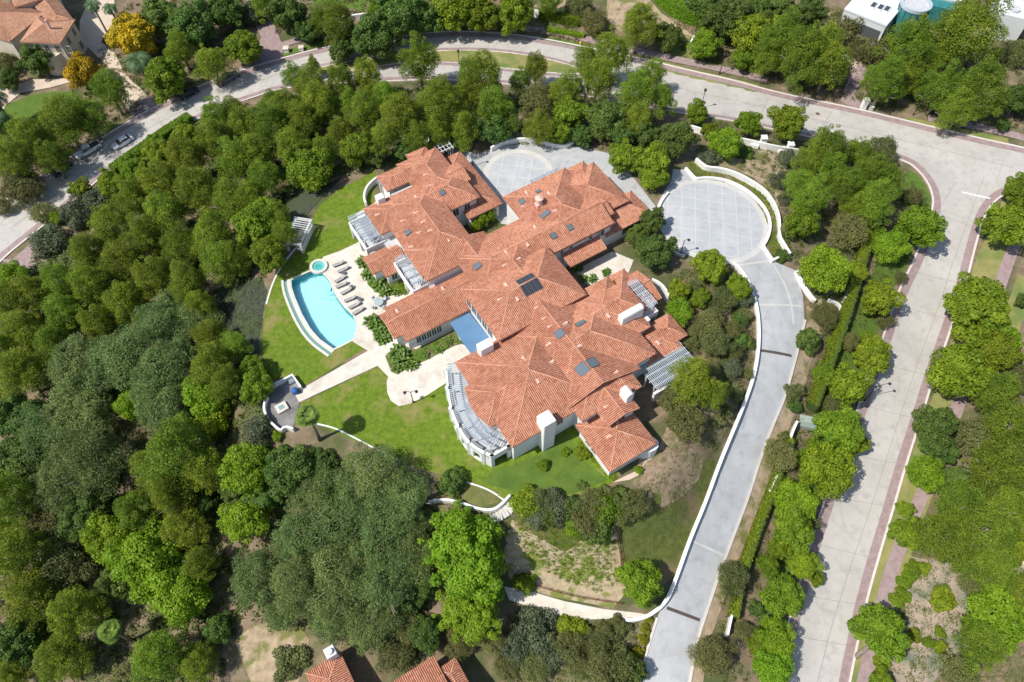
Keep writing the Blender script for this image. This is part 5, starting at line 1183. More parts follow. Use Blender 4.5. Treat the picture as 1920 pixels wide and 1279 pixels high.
# ------------------------------------------------------------------ pool
def cpt(L, c0=460, c1=380, s=4.567): return [(c0+x/s, c1+y/s) for x, y in L]
def ring(mb, A, B, z0, z1):
    n = len(A)
    for i in range(n):
        j = (i+1) % n; mb.prism([A[i], A[j], B[j], B[i]], z0, z1)
PL = POOLW; pool = wroot(empty('swimming_pool', (PL[0][0], PL[0][1], 0), 'turquoise swimming pool with white coping and a curved overflow edge on the lawn', 'swimming pool'))
m1 = MB(); m1.poly([(x, y, -1.55) for x, y in PL]); m1.build('pool_floor', M['poolplaster'], pool)
m1 = MB()
for i in range(len(PL)):
    p, q = PL[i], PL[(i+1) % len(PL)]; m1.poly([(*p, -1.55), (*q, -1.55), (*q, .1), (*p, .1)])
m1.build('pool_wall', M['pooltile'], pool)
m1 = MB(); m1.poly([(x, y, -.06) for x, y in PL]); m1.build('water', M['water'], pool)
for k, r in enumerate((3.4, 2.7, 2.0)):
    c = P(*cpt([(735,655)])[0]); m1 = MB(); pts = [(c[0]+r*math.cos(t*math.pi/12), c[1]+r*math.sin(t*math.pi/12)) for t in range(24)]
    pts = [q for q in pts if poly_dist(np.array([q[0]]), np.array([q[1]]), np.array(PL))[0] < 0]
    pts += [q for q in POOLW if math.hypot(q[0]-c[0], q[1]-c[1]) < r+.4]
    if len(pts) > 2:
        z = -1.2+.33*k; m1.prism(sorted(pts, key=lambda q: math.atan2(q[1]-sum(a[1] for a in pts)/len(pts), q[0]-sum(a[0] for a in pts)/len(pts))), -1.5, z); m1.build('step', mat('step_plaster', (.50,.78,.80), .6), pool)
cl = PL+[PL[0]]
def off_closed(L, d):
    n = len(L); out = []; ar = sum(L[i][0]*L[(i+1) % n][1]-L[(i+1) % n][0]*L[i][1] for i in range(n)); s = -1 if ar > 0 else 1
    for i in range(n):
        a, b = L[i-1], L[(i+1) % n]; dx, dy = b[0]-a[0], b[1]-a[1]; l = math.hypot(dx, dy) or 1
        out.append((L[i][0]-dy/l*d*s, L[i][1]+dx/l*d*s))
    return out
m1 = MB(); ring(m1, PL, off_closed(PL, .32), -.3, .09); m1.build('coping', M['stone2'], pool)
left = [PL[i] for i in range(len(PL)) if True]
LE = smooth_line([P(x, y, 0)[:2] for x, y in cpt([(393,655),(400,730),(430,820),(490,960),(560,1080),(640,1170),(770,1262)])], 2)
def strip(L, a, b, z0, z1, m, nm):
    A, B = offset_line(L, a), offset_line(L, b); q = MB()
    for i in range(len(L)-1): q.prism([A[i], A[i+1], B[i+1], B[i]], z0, z1)
    return q.build(nm, m, pool)
sd = 1 if offset_line(LE, 1)[10][0] < LE[10][0] else -1
strip(LE, sd*.2, sd*.75, -.1, .12, M['stone2'], 'weir_wall')
strip(LE, sd*.75, sd*1.25, -.1, .05, mat('catch_basin', (.17,.30,.26), .3), 'overflow_channel')
strip(LE, sd*1.25, sd*1.65, -.1, .17, M['stone2'], 'rim')
sp = P(*cpt([(627,545)])[0], .3); m1 = MB(); cir = lambda r, n=28: [(sp[0]+r*math.cos(2*math.pi*i/n), sp[1]+r*math.sin(2*math.pi*i/n)) for i in range(n)]
ring(m1, cir(1.05), cir(1.5), 0, .42); m1.build('spa_rim', M['stone2'], pool)
m1 = MB(); ring(m1, cir(.55), cir(1.05), .05, .2); m1.build('spa_bench', mat('spa_bench', (.22,.55,.50), .4), pool)
m1 = MB(); m1.poly([(*q, .10) for q in cir(1.04)]); m1.build('spa_floor', mat('spa_floor', (.12,.45,.40), .4), pool)
m1 = MB(); m1.poly([(*q, .34) for q in cir(1.04)]); m1.build('water', M['water'], pool)
# ------------------------------------------------------------------ deck with parapet, fire pit, stairs
dk = wroot(empty('viewing_deck', P(530, 765, 0), 'dark boarded deck with white parapet and curved end left of the palm', 'deck'))
DKP = [(504,731),(549,708),(563,729),(552,739),(562,757),(556,775),(551,800),(527,812),(512,800),(502,788),(495,770),(499,750)]
q = MB(); q.prism([P(x, y, 0)[:2] for x, y in DKP], -2.5, .1); q.build('deck_floor', M['deck'], dk)
bl = MB()
for px0, px1 in (([(504,731),(549,708),(564,729)]), ([(504,745),(494,770),(501,788),(513,801),(526,812)])) if 0 else (([(503,731),(549,707),(563,729)], 0), ([(500,745),(495,757),(494,771),(501,788),(513,801),(527,812),(536,803),(550,808)], 0)):
    L = smooth_line([P(x, y, .5)[:2] for x, y in px0], 0 if len(px0) == 3 else 1); R = offset_line(L, .32)
    q = MB()
    for i in range(len(L)-1): q.prism([L[i], L[i+1], R[i+1], R[i]], -3, 1.0)
    q.build('parapet', M['wwall'], dk)
q = MB(); L = [P(x, y, .1)[:2] for x, y in ((504,733),(503,742),(500,748))]; 
for i in range(len(L)-1): q.bar((*L[i], .9), (*L[i+1], .9), .06)
for p in L: q.bar((*p, 0), (*p, .9), .06)
q.build('railing', M['metal'], dk)
fp = P(528.5, 765, .3); rf = wroot(empty('fire_pit', (fp[0], fp[1], .1), 'pale square fire pit table with blue-green top in the middle of the dark deck', 'fire pit'))
def Wl(c, ang):
    C, S = math.cos(ang), math.sin(ang); return lambda u, v, z: (c[0]+u*C-v*S, c[1]+u*S+v*C, z)
T = Wl(fp, AX+.05); q = MB(); q.box(-.85,.85,-.75,.75,.1,.55,0,T); q.build('base', M['stone'], rf); q = MB(); q.box(-.42,.42,-.35,.35,.551,.57,0,T); q.build('burner', mat('burner_glass', (.20,.36,.38), .3), rf)
bc = P(553, 733, .5); rb = wroot(empty('covered_grill', (bc[0], bc[1], .1), 'round appliance under a blue cover beside the path at the deck corner', 'grill'))
q = MB(); q.tube([(bc[0],bc[1],.1),(bc[0],bc[1],.7),(bc[0],bc[1],.95),(bc[0],bc[1],1.05)], [.5,.55,.4,.1], 14); q.build('cover', mat('blue_cover', (.03,.12,.33), .6), rb, smooth=True)
q = MB(); q.box(.4,.75,-.3,.3,.1,.6,0,Wl(bc, 0)); q.build('side_shelf', M['metal'], rb)
sb = P(547, 716, .2); q = MB(); T = Wl(sb, .6); q.box(-.45,.45,-.4,.4,.1,.5,0,T); q.box(-.35,.35,-.3,.3,.5,.58,0,T); tag(q.build('storage_box', mat('slate_box', (.22,.26,.28), .5)), 'small slate grey box in the upper corner of the dark deck', 'box')
stx = wroot(empty('garden_stairs', G(560, 820), 'flight of pale steps with white side wall going down from the deck', 'stairs'))
s0 = P(556, 803, 0); s1 = G(566, 843); n = 9; dv = Vector((s1[0]-s0[0], s1[1]-s0[1])); wv = Vector((-dv.y, dv.x)).normalized()
for i in range(n):
    t = i/n; c = Vector((s0[0], s0[1]))+dv*(t+.5/n); h = -.2-i*.17; q = MB(); a = dv/n*.5
    q.prism([(c+a*sa+wv*sb*.75)[:] for sa, sb in ((-1,-1),(1,-1),(1,1),(-1,1))], h-2.5, h); q.build('step', M['stone'], stx)
for sg in (-1, 1):
    q = MB(); p0 = Vector((s0[0], s0[1]))+wv*sg*.9; p1 = p0+dv; q.bar((*p0, -1.0), (*p1, -2.6), .22, 2.0); q.build('side_wall', M['wwall'], stx)
# ------------------------------------------------------------------ garden and boundary walls
def gwall(lab, px, h, th=.4, base=.6, it=2, level=None, name='garden_wall', caps=None):
    L = resample(smooth_line([G(x, y, h*.8)[:2] for x, y in px], it), .7); R = offset_line(L, th); q = MB(); n = len(L)
    pts = []
    for A in (L, R):
        for p, c in zip(A, L):
            z = hg(*c); pts.append((*p, (level if level is not None else z)+h)); 
        for p, c in zip(A, L): pts.append((*p, hg(*c)-base))
    f = []
    for i in range(n-1): f += [(i,i+1,2*n+i+1,2*n+i),(i,n+i,n+i+1,i+1),(2*n+i,2*n+i+1,3*n+i+1,3*n+i)]
    f += [(0,2*n,3*n,n),(n-1,2*n-1,4*n-1,3*n-1)]
    q.mesh(pts, f); o = q.build(name, M['wwall']); tag(o, lab, 'wall', 'white garden walls')
    if caps:
        for x, y in caps:
            p = G(x, y, h); c = MB(); c.box(p[0]-.5,p[0]+.5,p[1]-.5,p[1]+.5,p[2]-h-.4,p[2]+.55); c.box(p[0]-.6,p[0]+.6,p[1]-.6,p[1]+.6,p[2]+.55,p[2]+.7); c.build('pillar', M['wwall'], o)
    return o
W6 = lambda L: cpt(L, 1200, 240, 4)
gwall('inner curved white wall along the edge of the big round paved court', W6([(335,300),(375,345),(415,388),(490,376),(600,384),(700,415),(800,470),(880,540),(940,615),(970,700),(965,780),(940,845),(912,882),(945,930),(992,1000)]), .55, .42)
gwall('short white wall closing the planter at the lower end of the round court', W6([(992,1002),(1050,975),(1118,948)]), .8, .4, it=0)
gwall('outer curved white retaining wall above the round court planting', W6([(415,235),(460,275),(505,303),(600,308),(720,343),(840,408),(930,470),(1000,565),(1040,680),(1030,800),(1075,880),(1118,948)]), 1.1, .42)
gwall('curved white kerb wall at the left edge of the round court', W6([(205,478),(165,530),(138,580),(130,630)]), .6, .35)
gwall('low white wall below the lamp at the lower left of the round court', W6([(190,850),(250,930),(300,955),(340,960)]), .5, .3)
gwall('long white retaining wall along the left edge of the descending driveway', [(1372,493),(1395,516),(1412,555),(1420,600),(1420,650),(1412,700),(1395,750),(1370,810),(1345,870),(1320,940),(1290,1010),(1262,1090),(1246,1128),(1215,1152),(1190,1159),(1172,1159)], .75, .5, base=1.2)
gwall('white wall stub right of the driveway near the bright round tree', [(1491,508),(1500,528),(1513,550),(1527,566)], .9, .5)
gwall('small white wall piece at the start of the dark clipped hedge', [(1553,563),(1572,570),(1576,580)], .7, .3)
gwall('curved white wall behind the upper paved court', [(922,279),(940,268),(970,262),(1005,262)], 1.1, .4); gwall('white wall under the trees right of the upper paved court', [(1012,265),(1040,272),(1062,275),(1080,262)], 1.0, .35)
gwall('long white boundary wall with pillars between street trees and the round court', [(1293,237),(1322,246),(1352,255),(1390,262),(1430,271),(1462,278),(1498,283)], 1.5, .3, caps=[(1432,262),(1482,274)])
gwall('white slanting wall stub left of the upper pillar', [(1408,272),(1422,276)], .8, 1.4, it=0); gwall('white slanting wall stub below the second pillar', [(1462,284),(1478,283)], .8, 1.3, it=0)
gwall('curved white wall beside the garden steps below the south lawn', [(803,944),(830,938),(862,944),(895,957),(925,960),(945,945),(958,930)], .9, .35)
gwall('thin pale kerb wall crossing the lawn from the palm', [(594,796),(625,803),(655,817),(690,836),(720,851),(745,863)], .12, .22, base=.3)
gwall('thin pale kerb wall below the curved terrace, right part', [(835,893),(870,904),(905,915),(930,928),(945,940)], .12, .22, base=.3)
gwall('low grey stone edge along the lawn below the white garden pergola', [(557,460),(540,480),(522,505),(508,535),(498,570)], .15, .25, base=.3)
gwall('white wall piece in the hedge beside the lower driveway, upper one', [(1492,790),(1484,808),(1479,822)], 1.7, .35, name='boundary_wall'); gwall('white wall piece showing beside the olive bush at the driveway', [(1455,890),(1447,905),(1440,922)], 1.7, .3, name='boundary_wall')
gwall('white wall piece at the lower part of the driveway hedge', [(1411,1018),(1405,1040),(1399,1060)], 1.6, .3, name='boundary_wall'); gwall('lowest white wall piece in the driveway hedge', [(1372,1145),(1366,1170),(1362,1190)], 1.6, .3, name='boundary_wall')
gwall('narrow mossy wall along the top of the dark clipped hedge', [(1628,420),(1622,445),(1612,480),(1598,520),(1583,560)], 2.0, .3, name='boundary_wall')
gwall('white wall above the clipped dark hedge at the top centre', [(1002,22),(1030,28),(1060,34),(1086,39)], 1.8, .4, name='boundary_wall')
gwall('white wall behind the bushes at the top, left of centre', [(583,25),(590,34),(640,35),(668,30),(690,27)], 1.4, .4, it=0, name='boundary_wall')
gwall('white wall corner beside the yellow-green tree at the top', [(1300,68),(1292,82),(1310,90),(1340,96)], 1.2, .35, it=0, name='boundary_wall')
gwall('white low garden wall right of the tall clipped hedge', [(1262,-5),(1290,8),(1310,20),(1325,30)], .6, .8, name='boundary_wall')
# stairs beside the south wall
stx = wroot(empty('garden_stairs', G(945, 955), 'curved flight of pale steps beside the white wall below the south lawn', 'stairs'))
A_ = [G(x, y)[:2] for x, y in ((962,938),(958,948),(950,957),(940,964),(930,968),(918,970))]
for i in range(len(A_)-1):
    for t in (0, .5):
        p = [A_[i][k]+(A_[i+1][k]-A_[i][k])*t for k in (0,1)]; r = [A_[i][k]+(A_[i+1][k]-A_[i][k])*(t+.46) for k in (0,1)]; z = hg(*p)+.16
        q = MB(); q.bar((*p, z-.2), (*r, z-.2), 1.7, .4); q.build('step', M['band'], stx)
# rusty fence on the slope
def fence(lab, px, h, m):
    L = resample(smooth_line([G(x, y)[:2] for x, y in px], 1), 2.2); r = wroot(empty('wire_fence', (*L[0], hg(*L[0])), lab, 'fence', 'rusty fences on the slope'))
    for p in L: q = MB(); q.bar((*p, hg(*p)-.2), (*p, hg(*p)+h), .07); q.build('post', m, r)
    for z in (.15, .55, h-.05):
        q = MB()
        for a, b in zip(L[:-1], L[1:]): q.bar((*a, hg(*a)+z), (*b, hg(*b)+z), .045)
        q.build('rail', m, r)
RU = mat('rusty_metal', (.16,.07,.04), .9)
fence('rusty low fence between the bare slope and the grassy slope', [(1154,978),(1158,1010),(1163,1045),(1168,1070)], 1.1, RU); fence('rusty low fence above the pale lower path', [(1000,1098),(1040,1110),(1080,1120),(1130,1128),(1165,1133)], .9, RU)
# ------------------------------------------------------------------ garden pergola
gp = [toAB(P(x, y, 2.3)) for x, y in ((550,411),(583,413),(562,459),(534,450))]
a0, a1 = min(p[0] for p in gp)+.6, max(p[0] for p in gp)-.6; b0, b1 = min(p[1] for p in gp)+.2, max(p[1] for p in gp)-.2
cg = P(558, 436, 1.2); rg = wroot(empty('garden_pergola', (cg[0], cg[1], 0), 'white slatted garden pergola on the lawn edge above the pool', 'pergola'))
v0 = Vector(P(583,413,2.3)[:2]); v1 = Vector(P(562,459,2.3)[:2]); v2 = Vector(P(550,411,2.3)[:2]); ax = (v1-v0).normalized(); bx_ = (v2-v0); bx_ = (bx_-ax*bx_.dot(ax)).normalized(); Ln = (v1-v0).length; Wd = 2.6
def Tg(u, v, z): p = v0+ax*u+bx_*v; return (p.x, p.y, z)
q = MB()
for v in (0, Wd): q.box(0, Ln, v-.12, v+.12, 2.1, 2.4, 0, Tg)
for u in (0, Ln): q.box(u-.12, u+.12, .12, Wd-.12, 2.1, 2.38, 0, Tg)
q.build('beam_frame', M['frame'], rg)
q = MB(); n = 12
for i in range(n+1): u = Ln*i/n; q.box(u-.06, u+.06, -.35, Wd+.35, 2.41, 2.56, 0, Tg)
q.build('slats', M['frame'], rg)
for u in (.1, Ln-.1):
    for v in (0, Wd): q = MB(); q.box(u-.2, u+.2, v-.2, v+.2, 0, 2.1, 0, Tg); q.build('post', M['frame'], rg)
q = MB(); q.box(.3, Ln-.3, -.1, .1, 0, 1.3, 0, Tg); q.build('side_wall', M['frame'], rg); q = MB(); q.box(.4, Ln-.4, .6, 1.2, 0, .45, 0, Tg); q.build('bench', M['stone'], rg)
# ------------------------------------------------------------------ sun loungers and tables
LG = mat('lounger_mesh', (.30,.285,.27), .7, (.38,.365,.35), 8, 3)
GN = 'sun loungers between the pool and the house'
lr = empty('sun_lounger', (0,0,0), 'x', 'sun lounger', GN); ch = []
q = MB(); q.bar((-1,-.3,.33),(1,-.3,.33),.06); q.bar((-1,.3,.33),(1,.3,.33),.06); q.bar((-1,-.3,.33),(-1,.3,.33),.06); q.bar((1,-.3,.33),(1,.3,.33),.06); ch.append((q.build('frame', M['metal'], lr), []))
q = MB(); q.box(-.95,.3,-.27,.27,.34,.37); ch.append((q.build('seat', LG, lr), []))
q = MB(); q.mesh([(.3,-.27,.36),(.3,.27,.36),(.92,.27,.72),(.92,-.27,.72),(.3,-.27,.33),(.3,.27,.33),(.94,.27,.69),(.94,-.27,.69)], [(0,1,2,3),(7,6,5,4),(0,3,7,4),(1,5,6,2),(2,6,7,3),(0,4,5,1)]); ch.append((q.build('backrest', LG, lr), []))
for x in (-.85, .75):
    for y in (-.28, .28): q = MB(); q.bar((x,y,0),(x,y,.33),.05); ch.append((q.build('leg', M['metal'], lr), []))
first = True
LL = [((800,525),'topmost sun lounger by the round spa'),((842,572),'second sun lounger from the top, beside the first square table'),((815,655),'third sun lounger from the top, nearest the pool edge'),((828,705),'fourth sun lounger from the top, left of the middle table'),((868,757),'fifth sun lounger from the top with a dark object on it'),
      ((900,825),'sixth sun lounger from the top, left of the lower table'),((938,880),'seventh sun lounger from the top'),((970,928),'lowest sun lounger, nearest the round end of the pool deck')]
for i, ((x, y), lab) in enumerate(LL):
    p = P(*cpt([(x, y)])[0], .35); an = AX+(.05*((i*37) % 5-2)); 
    if first: lr.location = (p[0], p[1], .065); lr.rotation_euler[2] = an; lr['label'] = lab; lr.scale = (1.0,.88,.95); first = False
    else: dup(lr, ch, (p[0], p[1], .065), an, (1.0,.88,.95), lab, GN)
tr_ = empty('side_table', (0,0,0), 'x', 'side table', 'small square tables among the loungers'); tc = []
q = MB(); q.box(-.32,.32,-.32,.32,.42,.47); tc.append((q.build('tabletop', mat('slate_table', (.10,.11,.13), .5), tr_), []))
for x in (-.26,.26):
    for y in (-.26,.26): q = MB(); q.bar((x,y,0),(x,y,.42),.05); tc.append((q.build('leg', M['metal'], tr_), []))
for i, ((x, y), lab) in enumerate((((840,602),'dark square side table near the top loungers'),((910,722),'dark square side table right of the middle loungers'),((980,828),'dark square side table right of the lower loungers'))):
    p = P(*cpt([(x, y)])[0], .4)
    if i == 0: tr_.location = (p[0], p[1], .065); tr_.rotation_euler[2] = AX; tr_['label'] = lab
    else: dup(tr_, tc, (p[0], p[1], .065), AX, 1, lab, 'small square tables among the loungers')
pb = P(*cpt([(1145,862)])[0], .4); rt = wroot(empty('glass_table', (pb[0], pb[1], .065), 'round glass patio table with pale chairs left of the long pool wing', 'table'))
q = MB(); q.tube([(pb[0],pb[1],.76),(pb[0],pb[1],.80)], [.75,.75], 20); q.build('tabletop', mat('table_glass', (.35,.42,.42), .15), rt); q = MB(); q.tube([(pb[0],pb[1],.065),(pb[0],pb[1],.76)], [.25,.08], 10); q.build('base', M['metal'], rt)
cr = empty('patio_chair', (0,0,0), 'x', 'chair', 'chairs round the glass table'); cc = []
q = MB(); q.box(-.25,.25,-.25,.25,.42,.47); cc.append((q.build('seat', M['perg'], cr), [])); q = MB(); q.box(-.25,.25,.22,.27,.47,.95); cc.append((q.build('backrest', M['perg'], cr), []))
for x in (-.22,.22):
    for y in (-.22,.22): q = MB(); q.bar((x,y,0),(x,y,.42),.04); cc.append((q.build('leg', M['metal'], cr), []))
for i, s in enumerate(('upper left','lower left','lower right','upper right')):
    t = .8+i*math.pi/2; lo = (pb[0]-1.15*math.cos(t-.8+2.36), pb[1]+1.15*math.sin(t-.8+2.36)*-1, .065); lab = 'pale patio chair at the '+['upper right','upper left','lower left','lower right'][i]+' of the round glass table'
    an_ = math.pi/4+i*math.pi/2; lo = (pb[0]+1.15*math.cos(an_), pb[1]+1.15*math.sin(an_), .065)
    if i == 0: cr.location = lo; cr.rotation_euler[2] = an_-math.pi/2; cr['label'] = lab
    else: dup(cr, cc, lo, an_-math.pi/2, 1, lab, 'chairs round the glass table')
# terrace furniture on the balconies
for px, lab in (((700,443),'dark lounge chair on the upper left balcony below its pergola'),((706,452),'second dark lounge chair on the upper left balcony'),((789,531),'pale lounge chair at the end of the narrow balcony pergola')):
    p = P(px[0], px[1], 3.5); dup(cr, cc, (p[0], p[1], 3.2), 1, 1.2, lab, 'chairs on the balconies')
# ------------------------------------------------------------------ lamps
def lamp(lab, px, h, heads, arm=.55, name='street_lamp', base=None, group='lamp posts', ang=AX, hang=False):
    b = base or G(*px); r = wroot(empty(name, b, lab, 'lamp', group)); q = MB(); q.tube([(b[0],b[1],b[2]-.1),(b[0],b[1],b[2]+.5),(b[0],b[1],b[2]+.55),(b[0],b[1],b[2]+h)], [.16,.14,.075,.055], 10); q.build('pole', M['metal'], r)
    for i in range(heads):
        a = ang+i*2*math.pi/max(heads, 1); dx, dy = (math.cos(a)*arm, math.sin(a)*arm); q = MB(); e = (b[0]+dx, b[1]+dy, b[2]+h+.1); q.tube([(b[0],b[1],b[2]+h-.15), (b[0]+dx*.5,b[1]+dy*.5,b[2]+h+.25), e], [.045,.045,.04], 6); q.build('arm', M['metal'], r)
        q = MB(); q.tube([(e[0],e[1],e[2]),(e[0],e[1],e[2]-.12),(e[0],e[1],e[2]-.3)], [.08,.26,.22], 12); o = q.build('lantern', M['metal'], r)
        q = MB(); q.tube([(e[0],e[1],e[2]-.3),(e[0],e[1],e[2]-.42)], [.18,.12], 12); q.build('globe', M['band'], o)
    if heads == 0:
        z = b[2]+h; q = MB(); q.tube([(b[0],b[1],z),(b[0],b[1],z+.1),(b[0],b[1],z+.5),(b[0],b[1],z+.62),(b[0],b[1],z+.9)], [.1,.2,.27,.32,.04], 10); q.build('lantern', M['metal'], r)
lamp('twin-armed black lamp post at the edge of the round cream patio', (775,755), 3.4, 2, .85, 'garden_lamp', base=P(775,755,0), ang=math.radians(5))
lamp('black lamp post with one hanging lantern at the lower left edge of the round court', (1276,477), 3.6, 1, .8, 'garden_lamp', ang=math.radians(15))
lamp('black lamp post beside the garage wing on the upper court', (884,318), 3.2, 1, .8, 'garden_lamp', base=P(886,312,0), ang=math.radians(10))
lamp('black lamp post at the top centre on the verge left of the yellow-green tree', (1349,139), 4.6, 0); lamp('black lamp post leaning into view on the verge by the top right pines', (1712,216), 5.0, 0)
lamp('black lamp post rising behind the round tree at the street corner wall', (1314,203), 4.2, 0); lamp('short black lamp post behind the median grass', (861,121), 3.0, 0)
lamp('street lamp with long arm over the right-hand street beside the lime tree', (1620,752), 5.0, 1, 2.4, ang=math.radians(12))
lamp('low garden lamp with white globe on the slope at the bottom', (1168,1252), 1.6, 0, name='garden_lamp')
# ------------------------------------------------------------------ small street things
p = G(1088,84); r = wroot(empty('fire_hydrant', p, 'yellow fire hydrant on the grass strip at the top centre', 'fire hydrant')); YE = mat('hydrant_yellow', (.80,.50,.02), .5)
q = MB(); q.tube([(p[0],p[1],p[2]),(p[0],p[1],p[2]+.1),(p[0],p[1],p[2]+.12),(p[0],p[1],p[2]+.75),(p[0],p[1],p[2]+.95)], [.24,.24,.16,.17,.03], 12); q.build('barrel', YE, r)
q = MB(); q.tube([(p[0]-.28,p[1],p[2]+.55),(p[0]+.28,p[1],p[2]+.55)], [.08,.08], 8); q.tube([(p[0],p[1],p[2]+.5),(p[0],p[1]-.28,p[2]+.5)], [.1,.1], 8); q.build('outlet', YE, r)
def pillar(lab, x, y, w_, h, m='wwall'):
    p = G(x, y); r = wroot(empty('entry_pillar', p, lab, 'pillar', 'white pillars at driveway mouths')); q = MB(); q.box(p[0]-w_/2,p[0]+w_/2,p[1]-w_/2,p[1]+w_/2,p[2]-.2,p[2]+h); q.build('shaft', M[m], r); q = MB(); q.box(p[0]-w_/2-.1,p[0]+w_/2+.1,p[1]-w_/2-.1,p[1]+w_/2+.1,p[2]+h,p[2]+h+.12); q.build('cap', M['stone'], r)
pillar('tall white monument pillar beside the brick driveway mouth at the top right', 1617, 204, 1.0, 2.4); pillar('white box pillar left of the driveway at the top, left of centre', 538, 97, 1.1, 1.0); pillar('white box pillar on the small lawn right of its twin', 566, 94, 1.0, .8); pillar('white mailbox pillar right of the tall monument', 1632, 206, .7, .9)
p = G(1512, 795); q = MB(); T = Wl(p, -.25); r = wroot(empty('utility_box', p, 'grey-green flat utility cabinet between hedge and street trees', 'utility box')); q.box(-1.3,1.3,-1.0,1.0,p[2],p[2]+.9,0,T); q.build('cabinet', mat('utility_green', (.30,.36,.31), .6), r); q = MB(); q.box(-1.25,1.25,-.9,-.2,p[2]+.9,p[2]+.96,0,T); q.build('lid', mat('utility_lid', (.22,.28,.25), .6), r)
# fallen-looking trunk beside the lower right sidewalk
p0 = G(1605,1231); q = MB(); e = G(1648,1200, 3.0); q.tube([(p0[0],p0[1],p0[2]-.1),(p0[0]+.6,p0[1]+.5,p0[2]+1.0),(e[0],e[1],e[2])], [.42,.34,.26], 9); tt = q.build('trunk', M['bark'], smooth=True); tp = TREEAT[(1647., 1180.)]; tt.parent = tp; tt.matrix_parent_inverse = Matrix.LocRotScale(tp.location, tp.rotation_euler, tp.scale).inverted()
# ------------------------------------------------------------------ cars
def car(lab, pa, pb_, body, kind='sedan', name='parked_car', w_=1.85):
    z = G(*pa)[2]; a = Vector(P(*pa, z+.7)); b = Vector(P(*pb_, z+.7)); c = (a+b)/2; d = b-a; Lg = 4.75 if kind == 'sedan' else 5.6; ang = math.atan2(d.y, d.x); zg = hg(c.x, c.y)+.08
    sl_ = math.atan2(hg(b.x, b.y)-hg(a.x, a.y), d.length)
    r = empty(name, (c.x, c.y, zg), lab, 'pickup truck' if kind == 'pickup' else 'car', 'cars parked along the left street', ang); r.rotation_euler = (0, -sl_, ang)
    h = w_/2
    if kind == 'sedan':
        st_ = [(-2.35,.45,.62,.72),(-2.2,.28,.92,.84),(-1.5,.25,1.0,.9),(-.2,.25,.98,.93),(1.0,.25,.94,.92),(1.9,.27,.82,.88),(2.3,.35,.68,.74),(2.38,.42,.6,.66)]
        cab = [(-1.75,.98,.0,.78),(-1.15,1.40,0,.66),(-.2,1.46,0,.68),(.45,1.38,0,.66),(1.15,.95,0,.80)]
    else:
        st_ = [(-2.8,.55,.95,.86),(-2.7,.42,1.08,.93),(-.6,.42,1.08,.95),(1.2,.42,1.10,.95),(2.3,.45,1.05,.92),(2.7,.5,.9,.82),(2.8,.6,.8,.75)]
        cab = [(-.75,1.08,0,.86),(-.62,1.78,0,.72),(.3,1.82,0,.74),(.75,1.74,0,.72),(1.45,1.10,0,.86)]
    q = MB(); R = []
    for x, z0, z1, hw in st_: R += [(x,-hw*h/.95,z0),(x,-hw*h/.95*1.0,z0+(z1-z0)*.6),(x,-hw*h/.95*.86,z1),(x,hw*h/.95*.86,z1),(x,hw*h/.95,z0+(z1-z0)*.6),(x,hw*h/.95,z0)]
    n = len(st_); f = [tuple(range(6))[::-1], tuple((n-1)*6+i for i in range(6))]
    for i in range(n-1):
        for k in range(6): f.append((i*6+k, i*6+(k+1) % 6, (i+1)*6+(k+1) % 6, (i+1)*6+k))
    q.mesh(R, f); 
    if kind == 'pickup':
        q.box(-2.7,-.7,-h*.86,-h*.78,1.07,1.16); q.box(-2.7,-.7,h*.78,h*.86,1.07,1.16); q.box(-2.8,-2.68,-h*.8,h*.8,1.0,1.16)
    o = q.build('body', body, r, smooth=False); bv = o.modifiers.new('b', 'BEVEL'); bv.width = .05; bv.segments = 2
    g = MB(); ro = MB()
    for i in range(len(cab)-1):
        x0, za, _, wa = cab[i]; x1, zb, _, wb = cab[i+1]; wa *= h; wb *= h
        tgt = ro if (i in (1, 2)) else g
        tgt.poly([(x0,-wa,za),(x1,-wb,zb),(x1,wb,zb),(x0,wa,za)])
    zb0 = cab[0][1]-.04
    for sg in (-1, 1):
        g.poly([(x, sg*w__*h, z) for x, z, _, w__ in cab]+[(cab[-1][0], sg*.84*h, zb0), (cab[0][0], sg*.84*h, zb0)])
    g.build('windows', M['glass'], r); ro2 = ro.build('roof', body, r)
    if kind == 'pickup': q = MB(); q.box(-2.66,-.74,-h*.77,h*.77,1.085,1.095); q.build('cargo_bed', mat('bed_liner', (.06,.06,.065), .8), r)
    wx = 1.42 if kind == 'sedan' else 1.85; wr_ = .33 if kind == 'sedan' else .40
    for x in (-wx, wx*.98):
        for sg in (-1, 1):
            q = MB(); q.tube([(x,sg*(h-.22),wr_),(x,sg*(h+.02),wr_)], [wr_,wr_], 16); o = q.build('wheel', mat('tyre', (.02,.02,.02), .8) if 'tyre' not in bpy.data.materials else bpy.data.materials['tyre'], r)
            q = MB(); q.tube([(x,sg*(h+.02),wr_),(x,sg*(h+.035),wr_)], [wr_*.6,wr_*.55], 12); q.build('rim', M['perg'], o)
    fx = st_[-1][0]
    for sg in (-1, 1):
        q = MB(); q.box(fx-.12,fx+.01,sg*.62*h-.16,sg*.62*h+.16,st_[-1][2]-.12,st_[-1][2]+.04); q.build('headlight', M['frame'], r)
        q = MB(); q.box(st_[0][0]-.01,st_[0][0]+.1,sg*.68*h-.1,sg*.68*h+.1,.72,.86); q.build('tail_light', mat('tail_red', (.4,.02,.02), .3) if 'tail_red' not in bpy.data.materials else bpy.data.materials['tail_red'], r)
    q = MB(); q.box(.6,.72,-h-.15,-h+.02,.95,1.08); q.box(.6,.72,h-.02,h+.15,.95,1.08); 
